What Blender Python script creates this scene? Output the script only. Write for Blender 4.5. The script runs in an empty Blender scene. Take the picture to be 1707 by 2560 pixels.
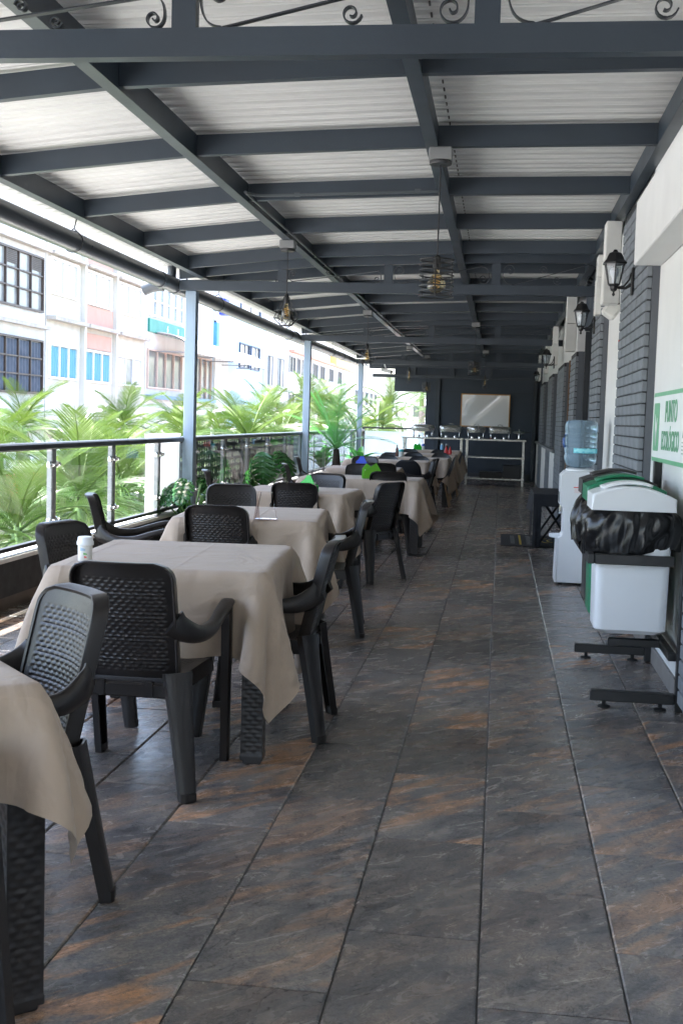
import bpy, math, random
import numpy as np
from mathutils import Vector, Matrix, Euler
random.seed(7); rng = np.random.default_rng(7)
S = bpy.context.scene; C = S.collection
R = math.radians; PI = math.pi

# ---------------------------------------------------------------- camera, world, sun, exposure
def make_camera():
    f = 2940.0; yaw = math.atan(389/f); pitch = -math.atan(234/f); roll = 0.030
    fw = Vector((-math.sin(yaw)*math.cos(pitch), math.cos(yaw)*math.cos(pitch), math.sin(pitch)))
    r0 = fw.cross(Vector((0, 0, 1))).normalized(); u0 = r0.cross(fw)
    r = math.cos(roll)*r0+math.sin(roll)*u0; u = -math.sin(roll)*r0+math.cos(roll)*u0
    cd = bpy.data.cameras.new('camera'); co = bpy.data.objects.new('camera', cd); C.objects.link(co)
    co.matrix_world = Matrix(((r.x, u.x, -fw.x, 0), (r.y, u.y, -fw.y, 0), (r.z, u.z, -fw.z, 1.38), (0, 0, 0, 1)))
    cd.sensor_fit = 'HORIZONTAL'; cd.sensor_width = 36; cd.lens = 36*f/1707
    cd.clip_start = .05; cd.clip_end = 2000
    cd.dof.use_dof = True; cd.dof.focus_distance = 5.0; cd.dof.aperture_fstop = 30.0
    S.camera = co
make_camera()
SUN_EL, SUN_AZ = R(79), R(262)                       # azimuth clockwise from +Y
w = bpy.data.worlds.new('World'); S.world = w; w.use_nodes = True
nt = w.node_tree; bg = nt.nodes['Background']; sk = nt.nodes.new('ShaderNodeTexSky')
sk.sky_type = 'NISHITA'; sk.sun_disc = False; sk.sun_elevation = SUN_EL; sk.sun_rotation = SUN_AZ
sk.air_density = 1.0; sk.dust_density = 3.0; sk.ozone_density = .6
nt.links.new(sk.outputs[0], bg.inputs[0]); bg.inputs[1].default_value = .15
sd = bpy.data.lights.new('sun', 'SUN'); so = bpy.data.objects.new('sun', sd); C.objects.link(so)
sd.energy = 3.2; sd.angle = R(.6); sd.color = (1, .97, .92)
sdir = Vector((math.sin(SUN_AZ)*math.cos(SUN_EL), math.cos(SUN_AZ)*math.cos(SUN_EL), math.sin(SUN_EL)))
so.rotation_euler = sdir.to_track_quat('Z', 'Y').to_euler(); so.location = (20, -10, 40)
S.view_settings.view_transform = 'Standard'; S.view_settings.look = 'None'
S.view_settings.exposure = 3.25; S.view_settings.gamma = 1; S.view_settings.use_curve_mapping = False
S.render.engine = 'CYCLES'; S.cycles.use_denoising = True
S.cycles.max_bounces = 10; S.cycles.diffuse_bounces = 6; S.cycles.glossy_bounces = 4; S.cycles.transparent_max_bounces = 16
S.cycles.caustics_reflective = False; S.cycles.caustics_refractive = False; S.cycles.sample_clamp_indirect = 6

# ---------------------------------------------------------------- materials
MATS = {}
def mat(name, col, rough=.5, metal=0, var=.08, scale=6, bump=0, bscale=60, spec=.5, trans=0, col2=None, coat=0, stretch=None):
    if name in MATS: return MATS[name]
    m = bpy.data.materials.new(name); m.use_nodes = True; n = m.node_tree; L = n.links
    b = n.nodes['Principled BSDF']
    b.inputs['Roughness'].default_value = rough; b.inputs['Metallic'].default_value = metal
    b.inputs['Specular IOR Level'].default_value = spec; b.inputs['Coat Weight'].default_value = coat
    tc = n.nodes.new('ShaderNodeTexCoord'); src = tc.outputs['Object']
    if stretch:
        mp = n.nodes.new('ShaderNodeMapping'); mp.inputs['Scale'].default_value = stretch
        L.new(src, mp.inputs[0]); src = mp.outputs[0]
    nz = n.nodes.new('ShaderNodeTexNoise'); nz.inputs['Scale'].default_value = scale; nz.inputs['Detail'].default_value = 5
    L.new(src, nz.inputs['Vector'])
    mx = n.nodes.new('ShaderNodeMix'); mx.data_type = 'RGBA'
    c2 = col2 or tuple(max(0, c*(1-2*var)) for c in col)
    c1 = col if col2 else tuple(min(1, c*(1+var)) for c in col)
    mx.inputs['A'].default_value = (*c1, 1); mx.inputs['B'].default_value = (*c2, 1)
    L.new(nz.outputs['Fac'], mx.inputs['Factor']); L.new(mx.outputs['Result'], b.inputs['Base Color'])
    if rough > .1:
        mr = n.nodes.new('ShaderNodeMapRange'); mr.inputs['To Min'].default_value = rough*.8; mr.inputs['To Max'].default_value = min(1, rough*1.2)
        L.new(nz.outputs['Fac'], mr.inputs['Value']); L.new(mr.outputs[0], b.inputs['Roughness'])
    if bump:
        nb = n.nodes.new('ShaderNodeTexNoise'); nb.inputs['Scale'].default_value = bscale; nb.inputs['Detail'].default_value = 4
        L.new(src, nb.inputs['Vector'])
        bp = n.nodes.new('ShaderNodeBump'); bp.inputs['Strength'].default_value = bump; bp.inputs['Distance'].default_value = .01
        L.new(nb.outputs['Fac'], bp.inputs['Height']); L.new(bp.outputs[0], b.inputs['Normal'])
    if trans:
        tr = n.nodes.new('ShaderNodeBsdfTranslucent'); ms = n.nodes.new('ShaderNodeMixShader')
        ms.inputs[0].default_value = trans; L.new(mx.outputs['Result'], tr.inputs[0])
        L.new(b.outputs[0], ms.inputs[1]); L.new(tr.outputs[0], ms.inputs[2])
        L.new(ms.outputs[0], n.nodes['Material Output'].inputs[0])
    MATS[name] = m; return m
def thin_glass(name, tint=(.95, .98, .97), refl=1.0, rough=.0, milk=0):
    if name in MATS: return MATS[name]
    m = bpy.data.materials.new(name); m.use_nodes = True; n = m.node_tree; L = n.links
    n.nodes.remove(n.nodes['Principled BSDF'])
    t = n.nodes.new('ShaderNodeBsdfTransparent'); t.inputs[0].default_value = (*tint, 1)
    g = n.nodes.new('ShaderNodeBsdfGlossy'); g.inputs['Roughness'].default_value = rough
    fr = n.nodes.new('ShaderNodeFresnel'); ge = n.nodes.new('ShaderNodeNewGeometry'); io = n.nodes.new('ShaderNodeMapRange')
    io.inputs['To Min'].default_value = 1.5; io.inputs['To Max'].default_value = 1/1.5; L.new(ge.outputs['Backfacing'], io.inputs['Value']); L.new(io.outputs[0], fr.inputs[0])
    mu = n.nodes.new('ShaderNodeMath'); mu.operation = 'MULTIPLY'; mu.inputs[1].default_value = refl; L.new(fr.outputs[0], mu.inputs[0])
    ms = n.nodes.new('ShaderNodeMixShader'); L.new(mu.outputs[0], ms.inputs[0]); L.new(t.outputs[0], ms.inputs[1]); L.new(g.outputs[0], ms.inputs[2])
    out = ms.outputs[0]
    if milk:
        d = n.nodes.new('ShaderNodeBsdfTranslucent'); d.inputs[0].default_value = (.8, .86, .9, 1)
        m2 = n.nodes.new('ShaderNodeMixShader'); m2.inputs[0].default_value = milk; L.new(out, m2.inputs[1]); L.new(d.outputs[0], m2.inputs[2]); out = m2.outputs[0]
    L.new(out, n.nodes['Material Output'].inputs[0]); MATS[name] = m; return m

STEEL = mat('slate_blue_steel_paint', (.030, .043, .058), .40, var=.22, scale=2.2, bump=.06, bscale=40)
STEEL_DK = mat('dark_steel_paint', (.028, .033, .040), .38, var=.15, scale=4, bump=.05)
COLUMN_M = mat('column_lit_steel_paint', (.25, .33, .41), .38, var=.06, scale=4)  # truss paint lightened: skylight on the columns is put into the colour
ROOF_M = mat('white_roof_sheet', (.68, .68, .66), .36, var=.10, scale=1.3, stretch=(.6, 3, 1), trans=.025, bump=.04, bscale=8)
WHITE = mat('white_plaster', (.76, .76, .745), .75, var=.05, scale=2.5, bump=.12, bscale=55)
WALLBLUE = mat('dark_blue_wall_paint', (.048, .062, .082), .7, var=.1, scale=2, bump=.15, bscale=70)
BRICK = mat('grey_painted_brick', (.19, .21, .232), .72, var=.12, scale=9, bump=.25, bscale=45)
MORTAR = mat('dark_joint', (.035, .038, .042), .85, var=.2, scale=12, bump=.3)
CHAIR_M = mat('dark_brown_chair_plastic', (.020, .0165, .0152), .33, var=.12, scale=20, bump=.05, bscale=160, spec=.36)
SHELL_M = mat('black_shell_plastic', (.012, .013, .016), .38, var=.1, scale=10)
WOOD = mat('beech_wood', (.36, .22, .11), .5, var=.2, scale=6, stretch=(8, 8, 1))
DOORWOOD = mat('brown_door_wood', (.17, .085, .032), .5, var=.25, scale=4, stretch=(6, 6, .6), bump=.1)
BLACK = mat('black_metal', (.013, .013, .014), .4, var=.15, scale=12, bump=.08)
RUBBER = mat('black_rubber', (.012, .012, .012), .7, var=.1, scale=20)
CHROME = mat('polished_steel', (.72, .72, .71), .16, metal=1, var=.06, scale=8)
STAINLESS = mat('brushed_stainless', (.55, .55, .54), .28, metal=1, var=.08, scale=10, stretch=(1, 12, 12))
GREYBOX = mat('grey_junction_plastic', (.22, .225, .225), .5, var=.05, scale=10)
PVC = mat('dark_grey_pvc', (.042, .050, .058), .3, var=.1, scale=6)
PLWHITE = mat('white_plastic', (.78, .80, .82), .32, var=.03, scale=5)
PLGREEN = mat('green_plastic', (.02, .20, .10), .35, var=.06, scale=6)
PLGREY = mat('charcoal_plastic', (.045, .042, .042), .4, var=.1, scale=6)
GLASS = thin_glass('rail_glass', (.93, .965, .955), 1.0)
PANE = thin_glass('window_glass', (.80, .84, .86), 1.4)
FROST = thin_glass('frosted_glass', (.75, .82, .84), 1.0, .05, milk=.35)
BULB = thin_glass('amber_bulb_glass', (.98, .88, .66), 1.8)
FILA = mat('filament', (.85, .55, .2), .4, var=.1)

# ---------------------------------------------------------------- mesh helpers
class MB:
    def __init__(s): s.v = []; s.f = []
    def add(s, vs, fs):
        o = len(s.v); s.v += [tuple(p) for p in vs]; s.f += [tuple(i+o for i in q) for q in fs]; return s
    def box(s, a, b, bev=0):
        x0, y0, z0 = (min(a[i], b[i]) for i in range(3)); x1, y1, z1 = (max(a[i], b[i]) for i in range(3))
        if not bev:
            return s.add([(x0,y0,z0),(x1,y0,z0),(x1,y1,z0),(x0,y1,z0),(x0,y0,z1),(x1,y0,z1),(x1,y1,z1),(x0,y1,z1)],
                         [(0,3,2,1),(4,5,6,7),(0,1,5,4),(1,2,6,5),(2,3,7,6),(3,0,4,7)])
        e = min(bev, (x1-x0)*.45, (y1-y0)*.45, (z1-z0)*.45)
        def ring(z, i):
            a0, a1, b0, b1 = x0+i, x1-i, y0+i, y1-i; c = e-i+1e-6 if i < e else 1e-6
            c = e*.999
            if i: return [(a0+c*.3,b0,z),(a1-c*.3,b0,z),(a1,b0+c*.3,z),(a1,b1-c*.3,z),(a1-c*.3,b1,z),(a0+c*.3,b1,z),(a0,b1-c*.3,z),(a0,b0+c*.3,z)]
            return [(a0+c,b0,z),(a1-c,b0,z),(a1,b0+c,z),(a1,b1-c,z),(a1-c,b1,z),(a0+c,b1,z),(a0,b1-c,z),(a0,b0+c,z)]
        return s.loft([ring(z0, e), ring(z0+e, 0), ring(z1-e, 0), ring(z1, e)])
    def loft(s, rings, cap=True, closed=True):
        n = len(rings[0]); vs = [p for r in rings for p in r]; fs = []
        for k in range(len(rings)-1):
            for i in range(n if closed else n-1):
                j = (i+1) % n
                fs.append((k*n+i, k*n+j, (k+1)*n+j, (k+1)*n+i))
        if cap: fs += [tuple(range(n))[::-1], tuple((len(rings)-1)*n+i for i in range(n))]
        return s.add(vs, fs)
    def lathe(s, prof, c=(0, 0, 0), n=20, cap=True):
        return s.loft([[(c[0]+r*math.cos(2*PI*i/n), c[1]+r*math.sin(2*PI*i/n), c[2]+z) for i in range(n)] for r, z in prof], cap)
    def tube(s, pts, r, n=8, up=(0, 0, 1), flat=None, closed=False):
        P = [Vector(p) for p in pts]; rings = []
        for i, p in enumerate(P):
            if closed: t = (P[(i+1) % len(P)]-P[i-1]).normalized()
            else: t = (P[min(i+1, len(P)-1)]-P[max(i-1, 0)]).normalized()
            u = Vector(up)
            if abs(t.dot(u)) > .98: u = Vector((1, 0, 0)) if abs(t.x) < .9 else Vector((0, 1, 0))
            a = t.cross(u).normalized(); b = a.cross(t)
            rr = r[i] if hasattr(r, '__len__') else r
            ra, rb = (rr, rr) if flat is None else flat
            rings.append([tuple(p+a*ra*math.cos(2*PI*k/n+PI/n)+b*rb*math.sin(2*PI*k/n+PI/n)) for k in range(n)])
        if closed: return s.loft(rings+[rings[0]], cap=False)
        return s.loft(rings)
    def beam(s, p0, p1, w, h, up=(0, 0, 1)):
        k = 2**.5/2*2
        return s.tube([p0, p1], 1, 4, up, flat=(w/2*2**.5, h/2*2**.5))
    def prism(s, poly, axis, a, b):
        n = len(poly)
        def P(u, v, t): return (t, u, v) if axis == 0 else (u, t, v) if axis == 1 else (u, v, t)
        return s.add([P(u, v, a) for u, v in poly]+[P(u, v, b) for u, v in poly],
                     [tuple(range(n))[::-1], tuple(range(n, 2*n))]+[(i, (i+1) % n, n+(i+1) % n, n+i) for i in range(n)])
    def grid(s, fn, nu, nv):
        return s.add([fn(i/nu, j/nv) for j in range(nv+1) for i in range(nu+1)],
                     [(j*(nu+1)+i, j*(nu+1)+i+1, (j+1)*(nu+1)+i+1, (j+1)*(nu+1)+i) for j in range(nv) for i in range(nu)])
    def mesh(s, name, m, smooth=False, fixn=True):
        me = bpy.data.meshes.new(name); me.from_pydata(s.v, [], s.f)
        if m: me.materials.append(m)
        if fixn:
            import bmesh
            bm = bmesh.new(); bm.from_mesh(me); bmesh.ops.recalc_face_normals(bm, faces=bm.faces); bm.to_mesh(me); bm.free()
        if smooth:
            me.polygons.foreach_set('use_smooth', [True]*len(me.polygons))
            if smooth is not True: me.set_sharp_from_angle(angle=R(smooth))
        me.update(); return me
    def build(s, name, m, parent=None, loc=(0, 0, 0), rot=(0, 0, 0), smooth=False, fixn=True):
        return link(name, s.mesh(name, m, smooth, fixn), parent, loc, rot)
def link(name, me, parent=None, loc=(0, 0, 0), rot=(0, 0, 0)):
    o = bpy.data.objects.new(name, me); C.objects.link(o); o.location = loc; o.rotation_euler = rot
    if parent: o.parent = parent
    return o
def tag(o, label=None, cat=None, group=None, kind=None):
    if label: o['label'] = label
    if cat: o['category'] = cat
    if group: o['group'] = group
    if kind: o['kind'] = kind
    return o
def thing(name, label, cat, loc=(0, 0, 0), rz=0, group=None):
    o = bpy.data.objects.new(name, None); C.objects.link(o); o.location = loc; o.rotation_euler = (0, 0, rz)
    o.empty_display_size = .1
    return tag(o, label, cat, group)
def dup(root, loc, rz, label=None, scale=None):
    r = root.copy(); C.objects.link(r); r.location = loc; r.rotation_euler = (0, 0, rz)
    if label: r['label'] = label
    if scale: r.scale = scale
    for ch in list(root.children):
        c = ch.copy(); C.objects.link(c); c.parent = r
        for g in ch.children:
            d = g.copy(); C.objects.link(d); d.parent = c
    return r
def part(name, m, parent, *boxes, bev=0, smooth=False):
    b = MB()
    for a, c in boxes: b.box(a, c, bev)
    return b.build(name, m, parent, smooth=smooth)
def text_mesh(txt, size, ext=.002, sx=1.0):
    cu = bpy.data.curves.new('lettering', 'FONT'); cu.body = txt; cu.size = size; cu.extrude = ext; cu.align_x = 'CENTER'; cu.align_y = 'CENTER'
    cu.offset = size*.012
    o = bpy.data.objects.new('lettering', cu); C.objects.link(o)
    me = bpy.data.meshes.new_from_object(o.evaluated_get(bpy.context.evaluated_depsgraph_get()))
    C.objects.unlink(o); bpy.data.objects.remove(o)
    for v in me.vertices: v.co.x *= sx
    return me

# ================================================================ FLOOR
Y0, Y1 = -5.0, 28.5
def tile_material():
    m = bpy.data.materials.new('slate_tile'); m.use_nodes = True; n = m.node_tree; L = n.links; b = n.nodes['Principled BSDF']
    N = n.nodes.new
    ge = N('ShaderNodeNewGeometry'); oi = N('ShaderNodeObjectInfo')
    ad = N('ShaderNodeMath'); L.new(oi.outputs['Random'], ad.inputs[0]); L.new(ge.outputs['Random Per Island'], ad.inputs[1])
    wn = N('ShaderNodeTexWhiteNoise'); wn.noise_dimensions = '1D'; L.new(ad.outputs[0], wn.inputs['W'])
    sc = N('ShaderNodeVectorMath'); sc.operation = 'SCALE'; sc.inputs['Scale'].default_value = 37; L.new(wn.outputs['Color'], sc.inputs[0])
    av = N('ShaderNodeVectorMath'); L.new(ge.outputs['Position'], av.inputs[0]); L.new(sc.outputs[0], av.inputs[1])
    def mp(scale, rz):
        q = N('ShaderNodeMapping'); q.vector_type = 'TEXTURE'; q.inputs['Rotation'].default_value = (0, 0, R(47)); q.inputs['Scale'].default_value = tuple(1/c for c in scale); L.new(av.outputs[0], q.inputs[0]); return q
    def noise(v, s, d=6, ro=.6, di=0):
        q = N('ShaderNodeTexNoise'); q.inputs['Scale'].default_value = s; q.inputs['Detail'].default_value = d; q.inputs['Roughness'].default_value = ro; q.inputs['Distortion'].default_value = di
        L.new(v, q.inputs['Vector']); return q
    st = mp((1.3, 6.5, 1), R(-28))
    streak = noise(st.outputs[0], 1.15, 6, .62, .7)
    veins = noise(mp((2.4, 5.6, 1), R(-28)).outputs[0], 2.6, 10, .70, .8)
    fine = noise(av.outputs[0], 95, 5, .65)
    blot = noise(mp((1.2, 2.4, 1), R(-28)).outputs[0], 2.3, 4)
    cr = N('ShaderNodeValToRGB'); e = cr.color_ramp.elements
    e[0].position = .385; e[0].color = (.048, .046, .047, 1); e[1].position = .66; e[1].color = (.175, .148, .126, 1)
    for p, c in ((.44, (.073, .069, .069)), (.49, (.094, .087, .083)), (.53, (.116, .102, .092)), (.58, (.138, .119, .104))):
        q = e.new(p); q.color = (*c, 1)
    mv = N('ShaderNodeMix'); mv.data_type = 'FLOAT'; mv.inputs[0].default_value = .5
    L.new(blot.outputs['Fac'], mv.inputs[2]); L.new(veins.outputs['Fac'], mv.inputs[3]); L.new(mv.outputs[0], cr.inputs[0])
    rr = N('ShaderNodeValToRGB'); rr.color_ramp.elements[0].position = .485; rr.color_ramp.elements[1].position = .59
    L.new(streak.outputs['Fac'], rr.inputs[0])
    # how rusty a whole tile is
    rt = N('ShaderNodeMapRange'); rt.inputs['From Min'].default_value = .15; rt.inputs['From Max'].default_value = 1; rt.inputs['To Min'].default_value = .12; rt.inputs['To Max'].default_value = 1.0
    L.new(wn.outputs['Value'], rt.inputs[0])
    mu = N('ShaderNodeMath'); mu.operation = 'MULTIPLY'; L.new(rr.outputs[0], mu.inputs[0]); L.new(rt.outputs[0], mu.inputs[1])
    m2 = N('ShaderNodeMath'); m2.operation = 'MULTIPLY'; L.new(mu.outputs[0], m2.inputs[0])
    fr = N('ShaderNodeMapRange'); fr.inputs['From Min'].default_value = .3; fr.inputs['From Max'].default_value = .6; L.new(veins.outputs['Fac'], fr.inputs[0]); L.new(fr.outputs[0], m2.inputs[1])
    rust = N('ShaderNodeMix'); rust.data_type = 'RGBA'; rust.inputs['B'].default_value = (.27, .140, .070, 1)
    L.new(m2.outputs[0], rust.inputs['Factor']); L.new(cr.outputs[0], rust.inputs['A'])
    fm = N('ShaderNodeMapRange'); fm.inputs['From Min'].default_value = .3; fm.inputs['From Max'].default_value = .7; fm.inputs['To Min'].default_value = .68; fm.inputs['To Max'].default_value = 1.34; L.new(fine.outputs['Fac'], fm.inputs[0])
    tl = N('ShaderNodeMapRange'); tl.inputs['To Min'].default_value = 1.3; tl.inputs['To Max'].default_value = 2.1; L.new(wn.outputs['Value'], tl.inputs[0])
    mm = N('ShaderNodeMath'); mm.operation = 'MULTIPLY'; L.new(fm.outputs[0], mm.inputs[0]); L.new(tl.outputs[0], mm.inputs[1])
    sp = N('ShaderNodeTexVoronoi'); sp.inputs['Scale'].default_value = 5; L.new(av.outputs[0], sp.inputs['Vector'])
    s0 = N('ShaderNodeMapRange'); s0.inputs['From Min'].default_value = .015; s0.inputs['From Max'].default_value = .03; s0.inputs['To Min'].default_value = .5; s0.inputs['To Max'].default_value = 0; L.new(sp.outputs['Distance'], s0.inputs[0])
    crumb = N('ShaderNodeMix'); crumb.data_type = 'RGBA'; crumb.inputs['B'].default_value = (.5, .5, .48, 1); L.new(s0.outputs[0], crumb.inputs['Factor']); L.new(rust.outputs['Result'], crumb.inputs['A'])
    fx = N('ShaderNodeVectorMath'); fx.operation = 'SCALE'; L.new(crumb.outputs['Result'], fx.inputs[0]); L.new(mm.outputs[0], fx.inputs['Scale'])
    ro = N('ShaderNodeMapRange'); ro.inputs['To Min'].default_value = .16; ro.inputs['To Max'].default_value = .36; L.new(veins.outputs['Fac'], ro.inputs[0]); L.new(ro.outputs[0], b.inputs['Roughness'])
    # slate relief: ridged cracks plus grain
    rid = noise(mp((4, 6, 1), R(-28)).outputs[0], 2.1, 10, .66, .7)
    ab = N('ShaderNodeMath'); ab.operation = 'SUBTRACT'; ab.inputs[1].default_value = .5; L.new(rid.outputs['Fac'], ab.inputs[0])
    a2 = N('ShaderNodeMath'); a2.operation = 'ABSOLUTE'; L.new(ab.outputs[0], a2.inputs[0])
    ck = N('ShaderNodeMapRange'); ck.inputs['From Max'].default_value = .014; ck.inputs['To Min'].default_value = .55; ck.inputs['To Max'].default_value = 1.0; L.new(a2.outputs[0], ck.inputs[0])
    f2 = N('ShaderNodeVectorMath'); f2.operation = 'SCALE'; L.new(fx.outputs[0], f2.inputs[0]); L.new(ck.outputs[0], f2.inputs['Scale']); L.new(f2.outputs[0], b.inputs['Base Color'])
    a3 = N('ShaderNodeMath'); a3.operation = 'POWER'; a3.inputs[1].default_value = .45; L.new(a2.outputs[0], a3.inputs[0])
    a4 = N('ShaderNodeMath'); a4.operation = 'MULTIPLY_ADD'; a4.inputs[1].default_value = .35; L.new(fine.outputs['Fac'], a4.inputs[0]); L.new(a3.outputs[0], a4.inputs[2])
    bp = N('ShaderNodeBump'); bp.inputs['Strength'].default_value = .38; bp.inputs['Distance'].default_value = .005
    b.inputs['Coat Weight'].default_value = .25; b.inputs['Coat Roughness'].default_value = .22
    L.new(a4.outputs[0], bp.inputs['Height']); L.new(bp.outputs[0], b.inputs['Normal'])
    return m
TILE = tile_material()
GROUT = mat('grout', (.040, .037, .035), .85, var=.2, scale=30, bump=.2)
floor = part('floor', GROUT, None, ((-3.42, Y0, -.25), (1.6, Y1+.3, -.006)))
tag(floor, 'terrace floor of dark slate-look tiles with rust streaks', kind='structure')
TW, TL, GA = .356, .7225, .0048
tb = MB()
def tile_geo(mb, x0, x1, y0, y1):
    e = .0048
    ring = lambda i, z: [(x0+i, y0+i, z), (x1-i, y0+i, z), (x1-i, y1-i, z), (x0+i, y1-i, z)]
    r = [ring(0, -.02), ring(0, -.0035), ring(e, 0)]
    n = len(mb.v); mb.v += [p for q in r for p in q]
    mb.f += [(n+4*k+i, n+4*k+(i+1) % 4, n+4*k+4+(i+1) % 4, n+4*k+4+i) for k in range(2) for i in range(4)]+[(n+8, n+9, n+10, n+11)]
tile_geo(tb, GA/2, TW-GA/2, GA/2, TL-GA/2); tile_me = tb.mesh('tile', TILE)
allt = []
for i in range(-10, 3):
    x0, x1 = i*TW, (i+1)*TW
    off = 2.71 if i % 2 == 0 else 3.07
    k0 = math.floor((Y0-off)/TL)
    for k in range(k0, 60):
        ya, yb = off+k*TL, off+(k+1)*TL
        if yb < Y0 or ya > Y1: continue
        allt.append((x0, x1, ya, yb))
def tile_rank(t):
    x, y = (t[0]+t[1])/2, (t[2]+t[3])/2
    if y < 1.9 or x < -.72*y-.1 or x > .19*y+.45: return 1e3+y*3
    return y
allt.sort(key=tile_rank)
far = MB(); cnt = 0
for x0, x1, ya, yb in allt:
    xa, xb = max(x0, -3.34), min(x1, .948)
    if xb-xa < .03: continue
    full = xb-xa > TW-.001 and yb < Y1 and ya > Y0
    if cnt < 296 and (yb > 1.5):
        if full: link('tile', tile_me, floor, (x0, ya, random.uniform(-.0006, .0006)))
        else:
            t = MB(); tile_geo(t, xa+GA/2, xb-GA/2, max(ya, Y0)+GA/2, min(yb, Y1)-GA/2); t.build('tile', TILE, floor)
        cnt += 1
    else: tile_geo(far, xa+GA/2, xb-GA/2, max(ya, Y0)+GA/2, min(yb, Y1)-GA/2)
tag(far.build('far_tiles', TILE, floor), kind='stuff')

# ================================================================ ROOF
PX = [-3.50, -3.08, -2.4, -1.87, -1.2, -.49, .2, .95]
PZ = [2.742, 2.785, 2.8524, 2.905, 2.9293, 2.955, 2.9622, 2.97]
def zb(x): return float(np.interp(x, PX, PZ))
roof = thing('terrace_roof', 'slate blue steel roof frame over the terrace with white corrugated sheets', 'roof', (-1.2, 12, 0))
def rp(o): o.location = (1.2, -12, 0); return o
RH = .125
# corrugated sheets, each about 0.84 m wide
per = .14; prof = [(0, 0), (.26, 0), (.33, .022), (.50, .022), (.57, 0), (.66, 0), (.70, .006), (.80, .006), (.84, 0)]
k = 0; ys = Y0
while ys < 28.4:
    sh = MB(); yl = []
    for q in range(6):
        for a, z in prof: yl.append((ys+(q+a)*per, z))
    yl.append((ys+6*per, 0))
    yl = [p for p in yl if p[0] <= 28.55]
    if len(yl) < 3: break
    xs = [-3.50]+PX[1:]+[1.08]
    dz = rng.normal(0, .0012)
    sh.add([(x, y, zb(x)+RH+z+.012+dz) for y, z in yl for x in xs], [(j*len(xs)+i, j*len(xs)+i+1, (j+1)*len(xs)+i+1, (j+1)*len(xs)+i) for j in range(len(yl)-1) for i in range(len(xs)-1)])
    sh.add([(x, y, zb(x)+RH+z+.016+dz) for y, z in yl for x in xs], [(j*len(xs)+i, (j+1)*len(xs)+i, (j+1)*len(xs)+i+1, j*len(xs)+i+1) for j in range(len(yl)-1) for i in range(len(xs)-1)])
    rp(sh.build('roof_sheet', ROOF_M, roof, fixn=False)); ys += 6*per
# end lap line of the sheets just right of the middle beam: dark dashes paint in its shadow and dirt
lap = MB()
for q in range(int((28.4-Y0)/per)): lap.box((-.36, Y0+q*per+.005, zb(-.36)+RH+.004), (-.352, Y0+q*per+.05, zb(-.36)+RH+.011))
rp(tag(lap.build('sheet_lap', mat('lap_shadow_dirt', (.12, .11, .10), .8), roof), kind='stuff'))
# rafters
def rafter_geo(y, x0, x1, w=.05, h=.118):
    b = MB(); xs = [x0]+[x for x in PX if x0 < x < x1]+[x1]
    b.loft([[(x, y-w/2, zb(x)), (x, y+w/2, zb(x)), (x, y+w/2, zb(x)+h), (x, y-w/2, zb(x)+h)] for x in xs]); return b
ry = [5.50+1.435*k for k in range(-7, 17)]
TR = [-3.3, 4.2, 11.9, 19.4, 26.9]
for y in ry:
    if y > 28.3 or y < Y0: continue
    for xa, xb in ((-3.05, -1.90), (-1.84, -.48), (-.42, .81)):
        rp(rafter_geo(y, xa, xb).build('rafter', STEEL, roof))
for x, w, h in ((-3.08, .06, .15), (-1.87, .06, .13), (-.45, .06, .13), (.84, .06, .14)):
    b = MB(); z = zb(x)
    b.box((x-w/2, Y0, z-.012), (x+w/2, 28.5, z+RH-.006))
    rp(b.build('long_beam', STEEL, roof))
    # lips of the channel section
    b = MB(); b.box((x-w/2-.006, Y0, z-.016), (x+w/2+.006, 28.49, z-.0125)); rp(b.build('beam_flange', STEEL, roof))
# trusses with scroll ironwork
def ribbon(pts, wy, th):
    P = [Vector((p[0], 0, p[1])) for p in pts]; rings = []
    for i, p in enumerate(P):
        t = (P[min(i+1, len(P)-1)]-P[max(i-1, 0)]).normalized(); nrm = Vector((-t.z, 0, t.x))
        rings.append([tuple(p+nrm*th/2+Vector((0, wy/2, 0))), tuple(p-nrm*th/2+Vector((0, wy/2, 0))), tuple(p-nrm*th/2-Vector((0, wy/2, 0))), tuple(p+nrm*th/2-Vector((0, wy/2, 0)))])
    return MB().loft(rings)
def spiral(cx, cz, r0, r1, a0, a1, n=22):
    return [(cx+(r0+(r1-r0)*t)*math.cos(a0+(a1-a0)*t), cz+(r0+(r1-r0)*t)*math.sin(a0+(a1-a0)*t)) for t in [i/n for i in range(n+1)]]
def scroll_set(xa, xb, za, zt):
    w = xb-xa; h = zt-za; out = []
    half = [(.40, .70), (.345, .77), (.26, .73), (.26, .61), (.38, .53), (.53, .60), (.57, .77), (.44, .93), (.22, .93), (.06, .74), (.05, .42), (.18, .13), (.46, .02), (.85, .09)]
    L = [(xa+u*h, 0, za+v*h) for u, v in half]; Rr = [(xa+xb-x, 0, za+zt-z) for x, _, z in L][::-1]
    out.append([(p.x, p.z) for p in smooth_path(L+Rr, 4)])
    r2 = h*.21
    out.append(spiral(xa+w*.43, za+h*.72, r2*.25, r2, R(60), R(60+470), 20)); out.append(spiral(xa+w*.57, za+h*.25, r2*.25, r2, R(240), R(240+470), 20))
    return out
def smooth_path(pts, m=4):
    P = [Vector(p) for p in pts]; out = []
    for i in range(len(P)-1):
        p0, p1, p2, p3 = P[max(i-1, 0)], P[i], P[i+1], P[min(i+2, len(P)-1)]
        for k in range(m):
            t = k/m; out.append(.5*((2*p1)+(p2-p0)*t+(2*p0-5*p1+4*p2-p3)*t*t+(3*p1-p0-3*p2+p3)*t**3))
    return out+[P[-1]]
struts = (-2.25, -1.17, -.10)
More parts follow.
